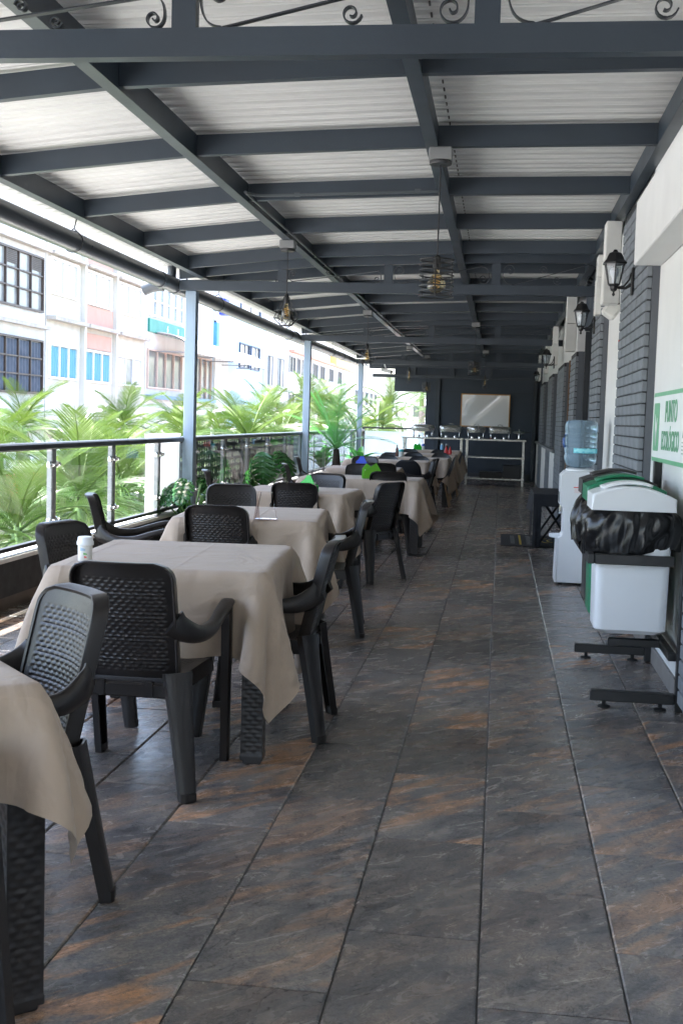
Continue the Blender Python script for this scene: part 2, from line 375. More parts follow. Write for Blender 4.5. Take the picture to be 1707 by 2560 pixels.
for ti, y in enumerate(TR):
    tr = rp(part('truss', STEEL, roof, ((-3.32, y-.03, 2.645), (.945, y+.03, 2.745))))
    tc = rafter_geo(y, -3.32, .945, .06, .10); tc.build('top_chord', STEEL, tr)
    for x in struts:
        MB().box((x-.044, y-.024, 2.747), (x+.044, y+.024, zb(x)-.002)).build('strut', STEEL, tr)
    bays = [(-3.25, -2.31), (-2.19, -1.24), (-1.12, -.16), (-.04, .90)]
    for bi, (xa, xb) in enumerate(bays):
        for c in scroll_set(xa, xb, 2.749, min(zb(xa), zb(xb))-.004):
            o = ribbon(c, .026, .0055).build('scroll', STEEL_DK, tr, (0, y, 0), smooth=40)

# ================================================================ COLUMNS, GUTTER
for i, (y, lab) in enumerate(((11.95, 'tall slate blue square steel column nearest the camera at the railing'), (19.35, 'slate blue steel column between the big monstera and the potted palm'), (26.85, 'slim slate blue steel column beyond the potted palm'), (4.5, 'slate blue steel column left of the frame'))):
    if i == 3: continue
    t = thing('steel_column', lab, 'column', (-3.2, y, 0), group='columns along the railing')
    part('shaft', COLUMN_M, t, ((-.055, -.055, .012), (.055, .055, 2.643)), bev=.004)
    part('base_plate', STEEL, t, ((-.09, -.09, 0), (.09, .09, .0115)))
g = thing('rain_gutter', 'dark grey gutter pipe hanging under the outer roof edge', 'gutter', (-3.4, 12, 2.70))
pipe = MB()
pipe.tube([(0, y-12, .012*math.sin(y*.25)) for y in np.linspace(Y0, 28.3, 40)], .078, 20); pipe.build('pipe', PVC, g, smooth=40)
for y in (3.4, 11.45, 12.0, 19.2, 25.0): MB().tube([(0, y-12-.05, 0), (0, y-12+.05, 0)], .084, 20).build('coupling', PVC, g, smooth=40)
MB().tube([(0, -.12, .07), (0, -.12, .20)], .045, 16).build('outlet_pipe', PVC, g, smooth=40)
MB().tube([(-.05, -.25, -.02), (-.16, -.25, -.03), (-.26, -.25, -.07)], .062, 16).build('branch_pipe', PVC, g, smooth=40)
for y in (-.6, 4.2, 9.05, 13.85, 18.6, 23.4):
    b = MB(); b.tube([(.03, y-12, .19), (.01, y-12, .11)], .005, 6)
    b.tube([(.083*math.cos(a), y-12, .083*math.sin(a)+.012*math.sin(y*.25)) for a in np.linspace(0, 2*PI, 24)], .004, 5)
    b.tube([(.01, y-12, .11), (-.05, y-12, .07)], .005, 5); b.tube([(.01, y-12, .11), (.06, y-12, .065)], .005, 5)
    b.build('hanger', BLACK, g)

# ================================================================ RAILING and PARAPET
par = thing('parapet_wall', 'low black parapet with white ledge under the glass railing', 'wall', (-3.34, 12, 0))
part('black_panel', mat('black_fibre_panel', (.020, .021, .023), .75, var=.25, scale=14, bump=.3, bscale=90), par, ((.0, Y0-12, .10), (.06, 16.35, .335)))
part('plinth', mat('dark_brown_plinth', (.10, .075, .055), .6, var=.2, scale=6), par, ((-.02, Y0-12, 0), (.03, 16.35, .098)))
part('white_ledge', mat('worn_white_ledge', (.72, .72, .70), .6, var=.12, scale=8, bump=.15), par, ((-.10, Y0-12, .337), (.075, 16.35, .375)), bev=.006)
rail = thing('glass_railing', 'terrace railing with black handrail, grey posts and clear glass panels', 'railing', (-3.3, 12, .375))
part('handrail', mat('black_handrail', (.022, .023, .026), .30, var=.1, scale=5), rail, ((-.055, Y0-12, .715), (.055, 16.4, .765)), bev=.01)
part('bottom_rail', mat('black_handrail', (.022, .023, .026), .30), rail, ((-.022, Y0-12, .030), (.022, 16.4, .058)))
POSTM = mat('brushed_grey_post', (.30, .30, .31), .35, metal=.7, var=.12, scale=6, stretch=(1, 1, .2))
pm = MB().box((-.02, -.045, 0), (.02, .045, .714), .003).mesh('post', POSTM)
cb = MB(); cb.lathe([(.0, -.03), (.022, -.028), (.027, -.01), (.027, 0), (.020, .004), (.014, .02), (.014, .03)], n=14); cm = cb.mesh('glass_clamp', CHROME, smooth=40)
posts = [8.4+1.372*k for k in range(-9, 15)]
for y in posts:
    link('post', pm, rail, (0, y-12, 0))
    if y > 18: continue
    for z in (.18, .60):
        for s in (-1, 1): link('glass_clamp', cm, rail, (.022 if s < 0 else .018, y-12+s*.062, z), (0, R(90), 0))
for a, b in zip(posts[:-1], posts[1:]):
    part('glass_panel', GLASS, rail, ((.024, a-12+.055, .085), (.032, b-12-.055, .70)))

# white panel of a shop sign seen from behind, outside the glass
t = thing('sign_back_panel', 'plain white sign panel standing outside the glass before the first column', 'panel', (-3.385, 11.62, .35))
part('board', mat('white_sign_board', (.88, .88, .88), .5, var=.03, trans=.6), t, ((-.03, -.50, 0), (.0, .62, .795)))
part('frame', mat('white_sign_board', (.85, .85, .85), .5), t, ((-.035, -.52, .796), (.004, .64, .82)))
# perforated screens
def screen(y0, y1, z0, z1, label):
    L, H = y1-y0, z1-z0; ny, nz = int(L/.105), int(H/.088)
    b = MB(); n = 12
    for i in range(ny):
        for j in range(nz):
            cy, cz = (i+.5)*L/ny, (j+.5)*H/nz; hy, hz = L/ny/2, H/nz/2
            cy2 = cy+random.uniform(-.15, .15)*hy; cz2 = cz+random.uniform(-.15, .15)*hz
            q = random.uniform(.45, .80); ry_, rz_ = hy*q*.85, hz*q
            if random.random() < .10: ry_, rz_ = hy*.16, hz*.16
            o = len(b.v)
            for k in range(n):
                a = 2*PI*k/n+PI/4; c, s = math.cos(a), math.sin(a); m_ = max(abs(c), abs(s))
                b.v.append((0, cy+c/m_*hy, cz+s/m_*hz))
            for k in range(n):
                a = 2*PI*k/n+PI/4; b.v.append((0, cy2+ry_*math.cos(a), cz2+rz_*math.sin(a)))
            b.f += [(o+k, o+(k+1) % n, o+n+(k+1) % n, o+n+k) for k in range(n)]
    t = thing('perforated_screen', label, 'screen', (-3.47, y0, z0), group='perforated screens outside the railing')
    o = b.build('perforated_sheet', mat('dark_perforated_metal', (.018, .020, .020), .5, var=.1), t)
    md = o.modifiers.new('thickness', 'SOLIDIFY'); md.thickness = .004
    part('side_post', STEEL_DK, t, ((-.05, -.025, 0), (-.006, .025, H)), ((-.05, L/2-.02, 0), (-.006, L/2+.02, H)))
screen(12.35, 15.7, .37, 1.10, 'dark perforated metal screen behind the large monstera')
screen(15.8, 19.2, .37, 1.10, 'dark perforated metal screen ending at the second column')
screen(19.5, 23.1, .37, 1.10, 'dark perforated metal screen behind the potted palm')
screen(23.2, 26.7, .37, 1.10, 'dark perforated metal screen behind the leafy fern')

# ================================================================ RIGHT WALL
W = .945
bw = thing('side_wall', 'white plastered side wall along the right of the terrace', 'wall', (1.2, 6, 0))
def wp(name, m, *boxes, bev=0): 
    o = part(name, m, bw, *boxes, bev=bev); o.location = (-1.2, -6, 0); return o
wp('plaster_wall', WHITE, ((W, Y0, .10), (1.5, 12.02, 3.3)))
wp('skirting', mat('tile_skirting', (.25, .235, .22), .5, var=.15, scale=8), ((W-.012, 5.79, 0), (1.5, 12.02, .0985)), ((W-.012, Y0, 0), (1.5, 4.2, .0985)))
wp('recess_wall', WALLBLUE, ((1.091, 12.021, 0), (1.5, 15.6, 3.3)))
wp('dark_door', mat('dark_blue_door', (.030, .040, .058), .45, var=.08), ((1.03, 12.2, .01), (1.0905, 14.4, 2.15)), bev=.006)
wp('door_frame', STEEL_DK, ((.97, 12.03, 0), (1.09, 12.14, 2.5)), ((.97, 14.42, 0), (1.09, 14.49, 2.5)))
wp('lintel', WALLBLUE, ((.96, 12.03, 2.51), (1.09, 14.49, 3.3)))
wp('plaster_pier', WHITE, ((W, 15.56, 2.30), (1.5, 28.5, 3.3)))
# wooden door with frame
wp('wooden_door', DOORWOOD, ((1.0, 16.05, .01), (1.045, 16.95, 2.25)), bev=.004)
wp('wooden_jamb', DOORWOOD, ((.93, 15.95, 0), (1.08, 16.04, 2.29)), ((.93, 16.96, 0), (1.08, 17.06, 2.29)))
wp('reveal', WALLBLUE, ((1.12, 15.6, 0), (1.5, 17.1, 2.29)), ((.95, 15.56, 0), (1.119, 15.94, 2.29)))
# window band with sill, three dark windows
wp('band_wall', WALLBLUE, ((1.08, 17.1, 0), (1.5, 28.5, 2.29)))
wp('dado', WHITE, ((.872, 19.06, .0), (1.079, 20.89, .93)), ((.872, 22.71, .0), (1.079, 24.99, .93)), ((.872, 27.01, .0), (1.079, 28.5, .93)))
wp('sill', mat('grey_sill', (.16, .17, .18), .5, var=.1), ((.82, 18.75, .935), (1.079, 28.45, .985)), bev=.008)
for a, b in ((19.1, 20.85), (22.75, 24.95), (27.05, 28.4)):
    wf = wp('window', DOORWOOD, ((1.0, a, .987), (1.06, a+.06, 2.28)), ((1.0, b-.06, .987), (1.06, b, 2.28)), ((1.0, a+.061, 2.22), (1.06, b-.061, 2.28)), ((1.0, (a+b)/2-.03, .987), (1.06, (a+b)/2+.03, 2.219)))
    part('pane', mat('dark_window_pane', (.02, .024, .028), .08, var=.1), wf, ((1.025, a+.061, .99), (1.035, b-.061, 2.219)))
# concrete beam at top right and stub ends
wp('concrete_beam', WHITE, ((.775, Y0, 2.375), (W-.002, 7.52, 2.76)), bev=.006)
wp('upper_beam', WHITE, ((.875, Y0, 2.762), (W-.002, 7.50, 3.05)))
STUB = mat('weathered_white_plaster', (.72, .72, .68), .75, var=.10, scale=7, bump=.2, bscale=40)
for x0, x1, ya, z0 in ((.735, .862, 9.26, 2.32), (.82, .943, 11.07, 2.40), (.735, .863, 14.52, 2.27), (.77, .863, 19.10, 2.33), (.79, .863, 22.75, 2.35), (.79, .863, 27.02, 2.35)):
    wp('beam_stub', STUB, ((x0, ya, z0), (x1, ya+.22, z0+.33)), ((x0+.006, ya+.006, z0+.335), (x1-.002, ya+.21, 2.94)), bev=.006)
# brick pilasters
def pilaster(ya, yb, z0, z1, lab, xp=.866, nb=None, single=True, sub=True):
    t = thing('brick_pilaster', lab, 'pilaster', (W, (ya+yb)/2, 0), group='grey brick pilasters on the side wall')
    L = yb-ya
    part('core', mat('pilaster_return_shade', (.115, .125, .142), .7, var=.08, scale=5, bump=.15, bscale=50), t, ((xp-W+.034, -L/2+.001, z0), (.05, L/2-.001, z1-.01)))  # core coloured darker than the bricks, painting in the shade of the return
    part('joint', MORTAR, t, ((xp-W+.008, -L/2+.012, z0+.002), (xp-W+.0335, L/2-.012, z1-.012)))
    nb = nb or max(1, round(L/.29)); bl = L/nb; ch = .0715
    n = int((z1-z0)/ch)
    me = MB().box((xp-W, -bl/2+.0055, .0045), (xp-W+.0335, bl/2-.0055, ch-.0045), .004).mesh('brick', BRICK, smooth=30)
    allb = MB()
    for j in range(n):
        for i in range(nb):
            y = -L/2+(i+.5)*bl+random.uniform(-.0015, .0015); dx = random.uniform(-.003, .0015)
            if single: link('brick', me, t, (dx, y, z0+j*ch), (0, 0, random.uniform(-.004, .004)))
            else: allb.box((xp-W+dx, y-bl/2+.004, z0+j*ch+.0035), (xp-W+.0335, y+bl/2-.004, z0+(j+1)*ch-.0035))
    if not single: tag(allb.build('brick_courses', BRICK, t), kind='stuff')
    return t
pilaster(7.58, 9.24, .10, 2.95, 'nearest full-height grey brick pilaster behind the green bin and carrying a lantern', nb=6)
pilaster(11.06, 12.0, .10, 2.95, 'grey brick pilaster behind the blue water bottle', nb=3)
pilaster(14.5, 15.55, .0, 2.28, 'grey brick pilaster left of the dark blue doorway and right of the wooden door', nb=4)
pilaster(4.2, 5.55, .10, 2.30, 'grey-blue brick pilaster at the right edge of the photo by the bin stand', nb=5)
pilaster(17.12, 19.05, .0, 2.28, 'grey brick pilaster between the wooden door and the first window', nb=6, single=False)
pilaster(20.9, 22.7, .0, 2.28, 'grey brick pilaster between first and second window', nb=6, single=False)
pilaster(25.0, 27.0, .0, 2.28, 'grey brick pilaster between second and third window', nb=6, single=False)

# ================================================================ END WALL
ew = thing('end_wall', 'dark blue end wall behind the buffet with an opening on the left', 'wall', (-.4, 28.55, 0))
def ep(name, m, *boxes, bev=0): 
    o = part(name, m, ew, *boxes, bev=bev); o.location = (.4, -28.55, 0); return o
ep('wall_panel', WALLBLUE, ((-1.80, 28.5, -.2), (1.5, 28.7, 3.2)))
ep('header', WALLBLUE, ((-2.57, 28.5, 2.08), (-1.803, 28.7, 3.2)), ((-3.2, 28.52, 2.62), (-2.573, 28.7, 3.2)))
ep('steel_upright', STEEL, ((-1.57, 28.42, .02), (-1.47, 28.497, 2.38)), ((.75, 28.42, .02), (.83, 28.497, 2.40)))
ep('header_beam', STEEL, ((-3.1, 28.40, 2.405), (.93, 28.48, 2.485)))
ep('header_strut', STEEL, *[((x-.035, 28.41, 2.487), (x+.035, 28.47, 2.66)) for x in (-2.1, -1.18, -.28)])
ep('header_chord', STEEL, ((-3.1, 28.40, 2.662), (.93, 28.48, 2.74)))
ep('panel_seam', MORTAR, ((-1.46, 28.496, 2.098), (.74, 28.4995, 2.103)))
ep('wall_base', mat('grey_base_strip', (.055, .06, .066), .6), ((-1.46, 28.47, .0), (.74, 28.4985, .17)))
er = thing('end_railing', 'far end railing with dark rail and pale frosted glass', 'railing', (-2.55, 28.45, 0))
part('frosted_panel', FROST, er, ((-.70, -.005, .08), (.73, .005, 1.10)))
part('end_post', BLACK, er, ((-.76, -.03, 0), (-.705, .03, 1.16)))
part('handrail', BLACK, er, ((-.76, -.04, 1.162), (.74, .04, 1.20)))
# whiteboard
wb = thing('whiteboard', 'glossy whiteboard in an orange wooden frame on the dark end wall', 'whiteboard', (-.37, 28.47, 1.67))
FR = mat('orange_wood_frame', (.50, .25, .07), .5, var=.15, scale=8)
b = MB(); b.grid(lambda u, v: (-.56+1.12*u, -.024+.020*math.sin(PI*(1.2*u-1.0*v+.35))*math.sin(PI*u)**.5, -.37+.74*v), 24, 16)
b.build('board_sheet', mat('gloss_white_board', (.80, .80, .80), .07, var=.02, scale=1.5, spec=.7), wb, smooth=True)
part('back', FR, wb, ((-.57, 0, -.38), (.57, .015, .38)))
part('frame', FR, wb, ((-.585, -.03, -.395), (.585, .012, -.37)), ((-.585, -.03, .37), (.585, .012, .395)), ((-.585, -.03, -.3695), (-.56, .012, .3695)), ((.56, -.03, -.3695), (.585, .012, .3695)))

# ================================================================ BUFFET
def buffet(x0, x1, y, lab):
    t = thing('buffet_table', lab, 'buffet table', ((x0+x1)/2, y, 0), group='stainless buffet tables'); h = (x1-x0)/2
    part('table_top', STAINLESS, t, ((-h, -.33, .985), (h, .33, 1.02)), bev=.006)
    for sx in (-1, 1):
        for sy in (-1, 1): part('leg', STAINLESS, t, ((sx*(h-.05)-.019, sy*.28-.019, 0), (sx*(h-.05)+.019, sy*.28+.019, .984)))
    part('shelf', STAINLESS, t, ((-h+.02, -.30, .60), (h-.02, .30, .625)))
    part('lower_shelf', STAINLESS, t, ((-h+.02, -.30, .13), (h-.02, .30, .155)))
    return t
buffet(-2.17, -.80, 26.6, 'left stainless buffet table under the first two chafing dishes')
buffet(-.77, .58, 26.5, 'right stainless buffet table under the whiteboard')
part_ = part
t = thing('stacked_crate', 'dark crates stored on the lower shelf of the right buffet table', 'crate', (.2, 26.5, .155))
part('box', SHELL_M, t, ((-.1, -.2, 0), (.3, .2, .30)), ((-.62, -.2, 0), (-.12, .2, .14)), bev=.01)
part('slot', BLACK, t, ((0.0, -.206, .22), (.2, -.2005, .25)))
def chafing(x, y, w, lab, rnd=False):
    t = thing('chafing_dish', lab, 'chafing dish', (x, y, 1.02), group='chafing dishes on the buffet')
    n = 28; sup = lambda r, z, i: (r*w*math.copysign(abs(math.cos(2*PI*i/n))**(1 if rnd else .45), math.cos(2*PI*i/n)), r*(.17 if not rnd else w)*math.copysign(abs(math.sin(2*PI*i/n))**(1 if rnd else .45), math.sin(2*PI*i/n)), z)
    MB().loft([[sup(r, z, i) for i in range(n)] for r, z in ((.93, .13), (.97, .135), (1, .19), (1.04, .195), (1.04, .203), (1, .205))]).build('water_pan', STAINLESS, t, smooth=40)
    MB().loft([[sup(r, z, i) for i in range(n)] for r, z in ((1.03, .208), (1.02, .222), (.99, .25), (.92, .27), (.70, .282), (.3, .287))]).build('lid', STAINLESS, t, smooth=50)
    MB().tube([(-.05, 0, .285), (-.045, 0, .315), (0, 0, .322), (.045, 0, .315), (.05, 0, .285)], .006, 6).build('handle', CHROME, t, smooth=True)
    for sx in (-1, 1):
        for sy in (-1, 1): MB().tube([(sx*w*.82, sy*.12, .0), (sx*w*.80, sy*.12, .05), (sx*w*.86, sy*.13, .19)], .012, 6).build('leg', CHROME, t, smooth=True)
        MB().tube([(sx*w*1.03, -.03, .2), (sx*(w+.06), -.03, .205), (sx*(w+.06), .03, .205), (sx*w*1.03, .03, .2)], .006, 6).build('side_handle', BLACK, t)
    for sx in (-.4, .4): MB().lathe([(.035, 0), (.036, .03), (.03, .05)], (sx*w, 0, .0), 12).build('burner', CHROME, t, smooth=30)
chafing(-1.72, 26.6, .255, 'leftmost rectangular chafing dish near the open side')
chafing(-1.10, 26.6, .245, 'second chafing dish from the left with round lid handle, by the wall upright')
chafing(-.53, 26.5, .205, 'round-lidded chafing dish below the left part of the whiteboard', True)
chafing(.00, 26.5, .245, 'rectangular chafing dish below the right part of the whiteboard')
t = thing('pan_warmer', 'small steel pan on a stand at the right end of the buffet', 'pan', (.42, 26.45, 1.02))
MB().lathe([(.09, .135), (.12, .14), (.135, .17), (.13, .18), (.06, .195), (.012, .20), (.012, .22), (.02, .235), (.0, .24)], n=18, cap=False).build('pan', STAINLESS, t, smooth=40)
MB().lathe([(.06, 0), (.055, .01), (.022, .03), (.018, .10), (.05, .134)], n=14).build('stand', CHROME, t, smooth=40)
MB().tube([(.13, 0, .165), (.25, 0, .17)], .010, 8).build('handle', BLACK, t)

# ================================================================ WALL LANTERNS
def lantern(y, z, xw, lab, s=1.0):
    t = thing('wall_lantern', lab, 'lantern', (xw, y, z), group='black wall lanterns')
    t.scale = (s, s, s)
    part('back_plate', BLACK, t, ((-.016, -.035, -.105), (-.001, .035, .085)), bev=.005)
    b = MB(); b.tube([(-.015, 0, -.03), (-.05, 0, -.055), (-.09, 0, -.055), (-.13, 0, -.045)], [.014, .010, .009, .009], 8); b.tube([(-.015, 0, .05), (-.03, 0, .0), (-.06, 0, -.04), (-.10, 0, -.05)], .006, 6)
    b.build('arm', BLACK, t, smooth=40)
    cx = -.13
    def sq(r, zz): return [(cx+r*math.cos(PI/6+k*PI/3), r*math.sin(PI/6+k*PI/3), zz) for k in range(6)]
    MB().loft([sq(.086, .105), sq(.09, .115), sq(.068, .135), sq(.055, .165), sq(.046, .18), sq(.02, .19), sq(.012, .205)]).build('cap', BLACK, t)
    b = MB(); 
    for k in range(6):
        a = PI/6+k*PI/3; b.tube([(cx+.072*math.cos(a), .072*math.sin(a), .106), (cx+.042*math.cos(a), .042*math.sin(a), -.03)], .0045, 5)
    b.build('cage', BLACK, t)
    MB().loft([sq(.069, .104), sq(.040, -.028)], cap=False).build('glass', PANE, t)
    MB().loft([sq(.02, -.075), sq(.028, -.06), sq(.03, -.045), sq(.046, -.032), sq(.046, -.028)]).build('base', BLACK, t)
    MB().lathe([(.0, -.112), (.009, -.104), (.011, -.097), (.006, -.088), (.008, -.08), (.016, -.074)], (cx, 0, 0), 10).build('finial', BLACK, t, smooth=True)
    MB().lathe([(.014, -.027), (.014, .005), (.020, .02), (.030, .045), (.031, .06), (.022, .08), (.0, .088)], (cx, 0, 0), 14).build('light_bulb', PLWHITE, t, smooth=True)
for y, z, x, lab in ((8.35, 2.385, .864, 'largest black lantern on the nearest brick pilaster'), (11.67, 2.37, .864, 'black lantern on the pilaster above the water bottle'), (18.75, 2.36, .80, 'third black lantern, beyond the hanging white beam stub'), (26.0, 2.34, .864, 'farthest small black lantern near the end wall')):
    lantern(y, z, x, lab)
t = thing('floodlight', 'white floodlight tilted under the beam stub beside the nearest lantern', 'floodlight', (.90, 9.75, 2.32))
b = MB(); b.box((-.10, -.09, -.10), (.02, .09, .04), .02); b.build('housing', STUB, t, rot=(0, R(35), 0))
part('bracket', BLACK, t, ((-.02, -.1, .03), (.0, .1, .14)))
t = thing('security_camera', 'white security camera under the gutter at the far left end of the roof', 'camera', (-2.62, 27.3, 2.52))
MB().tube([(-.16, 0, .02), (.06, 0, -.03)], .045, 12).build('body', PLWHITE, t, smooth=40)
MB().tube([(.06, 0, -.03), (.10, 0, -.04)], .042, 12).build('lens_hood', BLACK, t, smooth=40)
MB().tube([(-.06, 0, .04), (-.10, 0, .17)], .018, 8).build('bracket', PLWHITE, t, smooth=40)
# hanging cable on the white wall
t = thing('wall_cable', 'thin grey cable with red plug hanging down the white wall between the pilasters', 'cable', (.935, 9.85, 0))
pts = [(0, .012*math.sin(z*5)+.05*(2.05-z)*.2, z) for z in np.linspace(2.06, 1.05, 40)]
pts += [(0, .02+.06*math.sin(a)*1.0, 1.0+.06*math.cos(a)) for a in np.linspace(.2, 8, 26)]
MB().tube(pts, .0035, 5).build('cord', GREYBOX, t)
part('plug', mat('red_plastic', (.55, .03, .03), .4), t, ((-.012, -.02, 2.055), (.006, .02, 2.085)))

# ================================================================ CONDUITS AND PENDANTS
cd = thing('conduit', 'thin steel conduit running along the left roof beam and across to the big pendant', 'conduit', (-1.8, 12, 2.9))
def cpath(pts): return [(x+1.8, y-12, z-2.9) for x, y, z in pts]
zc = zb(-1.80)-.004
CM = mat('galvanised_conduit', (.10, .115, .125), .35, metal=.4, var=.1)
arc = [(-1.79+.12-.12*math.cos(a), 8.02+.12*math.sin(a), zc) for a in np.linspace(0, PI/2, 8)]
MB().tube(cpath([(-1.79, 26.3, zc), (-1.79, 8.02, zc)]+arc+[(-1.2, 8.14, zb(-1.2)-.012), (-.47, 8.14, zb(-.47)-.018)]), .010, 8).build('pipe', CM, cd, smooth=40)
cp = MB().box((-.02, -.008, -.012), (.02, .008, .014), .003).mesh('clip', CM)
for x in (-1.45, -.62): link('clip', cp, cd, cpath([(x, 8.14, zb(x)-.010)])[0])
for y in (10.8, 12.9, 15.2, 18.0, 21.0): link('clip', cp, cd, cpath([(-1.79, y, zc)])[0], (0, 0, R(90)))
MB().tube(cpath([(-1.79, 17.02, zc), (-.47, 17.02, zb(-.47)-.016)]), .010, 8).build('cross_pipe', CM, cd, smooth=40)
def pendant(x, y, zt, zbm, kind, lab):
    z0 = zb(x)-.014
    t = thing('pendant_lamp', lab, 'pendant lamp', (x, y, z0), group='industrial cage pendant lamps')
    part('junction_box', GREYBOX, t, ((-.065, -.065, -.07), (.065, .065, -.001)), bev=.006)
    MB().lathe([(.062, -.092), (.064, -.086), (.064, -.0715)], n=20).build('ceiling_rose', BLACK, t, smooth=40)
    top = zt-z0; bot = zbm-z0
    MB().tube([(0, 0, -.09), (0.002, 0, (top-.09)/2), (0, 0, top+.02)], .0042, 6).build('cord', BLACK, t)
    MB().lathe([(.006, top+.03), (.018, top+.02), (.022, top), (.022, top-.055)], n=12).build('socket', BLACK, t, smooth=40)
    b = MB(); wr = .0036
    ringp = lambda r, z, n=24: [(r*math.cos(2*PI*k/n), r*math.sin(2*PI*k/n), z) for k in range(n)]
    if kind == 'diamond':
        r1, r2 = .108, .05; zm = bot+.065
        for k in range(6):
            a = k*PI/3; c, s = math.cos(a), math.sin(a); c2, s2 = math.cos(a+PI/6), math.sin(a+PI/6)
            b.tube([(.024*c, .024*s, top-.005), (r1*c, r1*s, zm)], wr, 5); b.tube([(r1*c, r1*s, zm), (r2*c2, r2*s2, bot)], wr, 5)
            b.tube([(r1*math.cos(a+PI/3), r1*math.sin(a+PI/3), zm), (r2*c2, r2*s2, bot)], wr, 5); b.tube([(r1*c, r1*s, zm), (r1*math.cos(a+PI/3), r1*math.sin(a+PI/3), zm)], wr, 5)
        b.tube(ringp(r2, bot), wr, 5, closed=True); b.tube(ringp(.026, top-.005), wr, 5, closed=True)
        bt, bb, br = top-.055, bot+.055, .042
    elif kind == 'spiral':
        r1 = .098; n = 8
        for k in range(n): b.tube(ringp(r1, top+(bot-top)*k/(n-1), 28), .0042, 5, closed=True, )
        for a in (.5, 2.6, 4.7): b.tube([(r1*math.cos(a), r1*math.sin(a), top), (r1*math.cos(a), r1*math.sin(a), bot)], .0036, 5)
        b.tube([(-r1, 0, top), (r1, 0, top)], .0036, 5)
        bt, bb, br = top-.055, bot+.02, .056
    else:
        r1 = .05
        for k in range(6):
            a = k*PI/3; c, s = math.cos(a), math.sin(a)
            b.tube([(.022*c, .022*s, top), (r1*c, r1*s, top-.05), (r1*c, r1*s, bot+.03), (.025*c, .025*s, bot)], wr, 5)
        for z, r in ((top-.05, r1), (bot+.03, r1), (bot, .025)): b.tube(ringp(r, z), wr, 5, closed=True)
        bt, bb, br = top-.055, bot+.06, .028
    b.build('cage', BLACK, t)
    h = bt-bb
    MB().lathe([(.014, bt), (.016, bt-h*.15), (br*.75, bt-h*.38), (br, bt-h*.62), (br*.9, bt-h*.82), (br*.5, bt-h*.96), (.0, bb)], n=18, cap=False).build('bulb', BULB, t, smooth=True)
    MB().tube([(.35*br*math.cos(a*2.2), .35*br*math.sin(a*2.2), bt-h*.25-h*.5*(a/12)) for a in np.linspace(0, 12, 30)], .0016, 4).build('filament', FILA, t)
pendant(-.40, 6.9, 2.31, 2.10, 'spiral', 'large round cage pendant with amber bulb, nearest of the ring-cage lamps')
pendant(-1.87, 10.1, 2.41, 2.165, 'diamond', 'nearest diamond cage pendant by the left roof beam')
pendant(-1.88, 16.4, 2.40, 2.13, 'diamond', 'second diamond cage pendant, smaller, further along the left beam')
pendant(-1.88, 24.0, 2.43, 2.13, 'long', 'slim upright cage pendant in front of the end wall on the left')
pendant(-.44, 18.7, 2.32, 2.13, 'spiral', 'far ring-cage pendant hanging over the whiteboard')
pendant(-.37, 25.8, 2.38, 2.11, 'long', 'slim cage pendant just above the whiteboard')
pendant(-1.72, 27.2, 2.25, 2.04, 'spiral', 'small ring-cage pendant in front of the wall opening')

# ================================================================ BIN STAND, SIGN
BX = .90
fr = thing('bin_stand', 'black steel stand with low feet that holds the recycling bins', 'stand', (.88, 6.45, 0))
def fp(name, m, *bx, bev=.004):
    o = part(name, m, fr, *bx, bev=bev); o.location = (-.88, -6.45, 0); return o
for y in (5.83, 7.06):
    fp('post', BLACK, ((.897, y-.025, .0), (.940, y+.025, 1.58)))
    fp('foot', BLACK, ((.49, y-.025, .035), (.896, y+.025, .085)))
    for x in (.56, .83):
        o = MB().lathe([(.03, 0), (.03, .008), (.01, .014), (.01, .034)], (x, y, 0), 14).build('foot_pad', RUBBER, fr, (-.88, -6.45, 0), smooth=40)
fp('hoop', BLACK, ((.49, 5.90, .70), (.874, 5.935, .75)), ((.455, 5.90, .70), (.489, 7.03, .75)), ((.49, 6.995, .70), (.874, 7.03, .75)))
fp('lower_bar', BLACK, ((.60, 6.2, .24), (.90, 6.24, .28)), ((.86, 5.856, .24), (.90, 6.199, .28)), ((.86, 6.241, .24), (.90, 7.034, .28)))
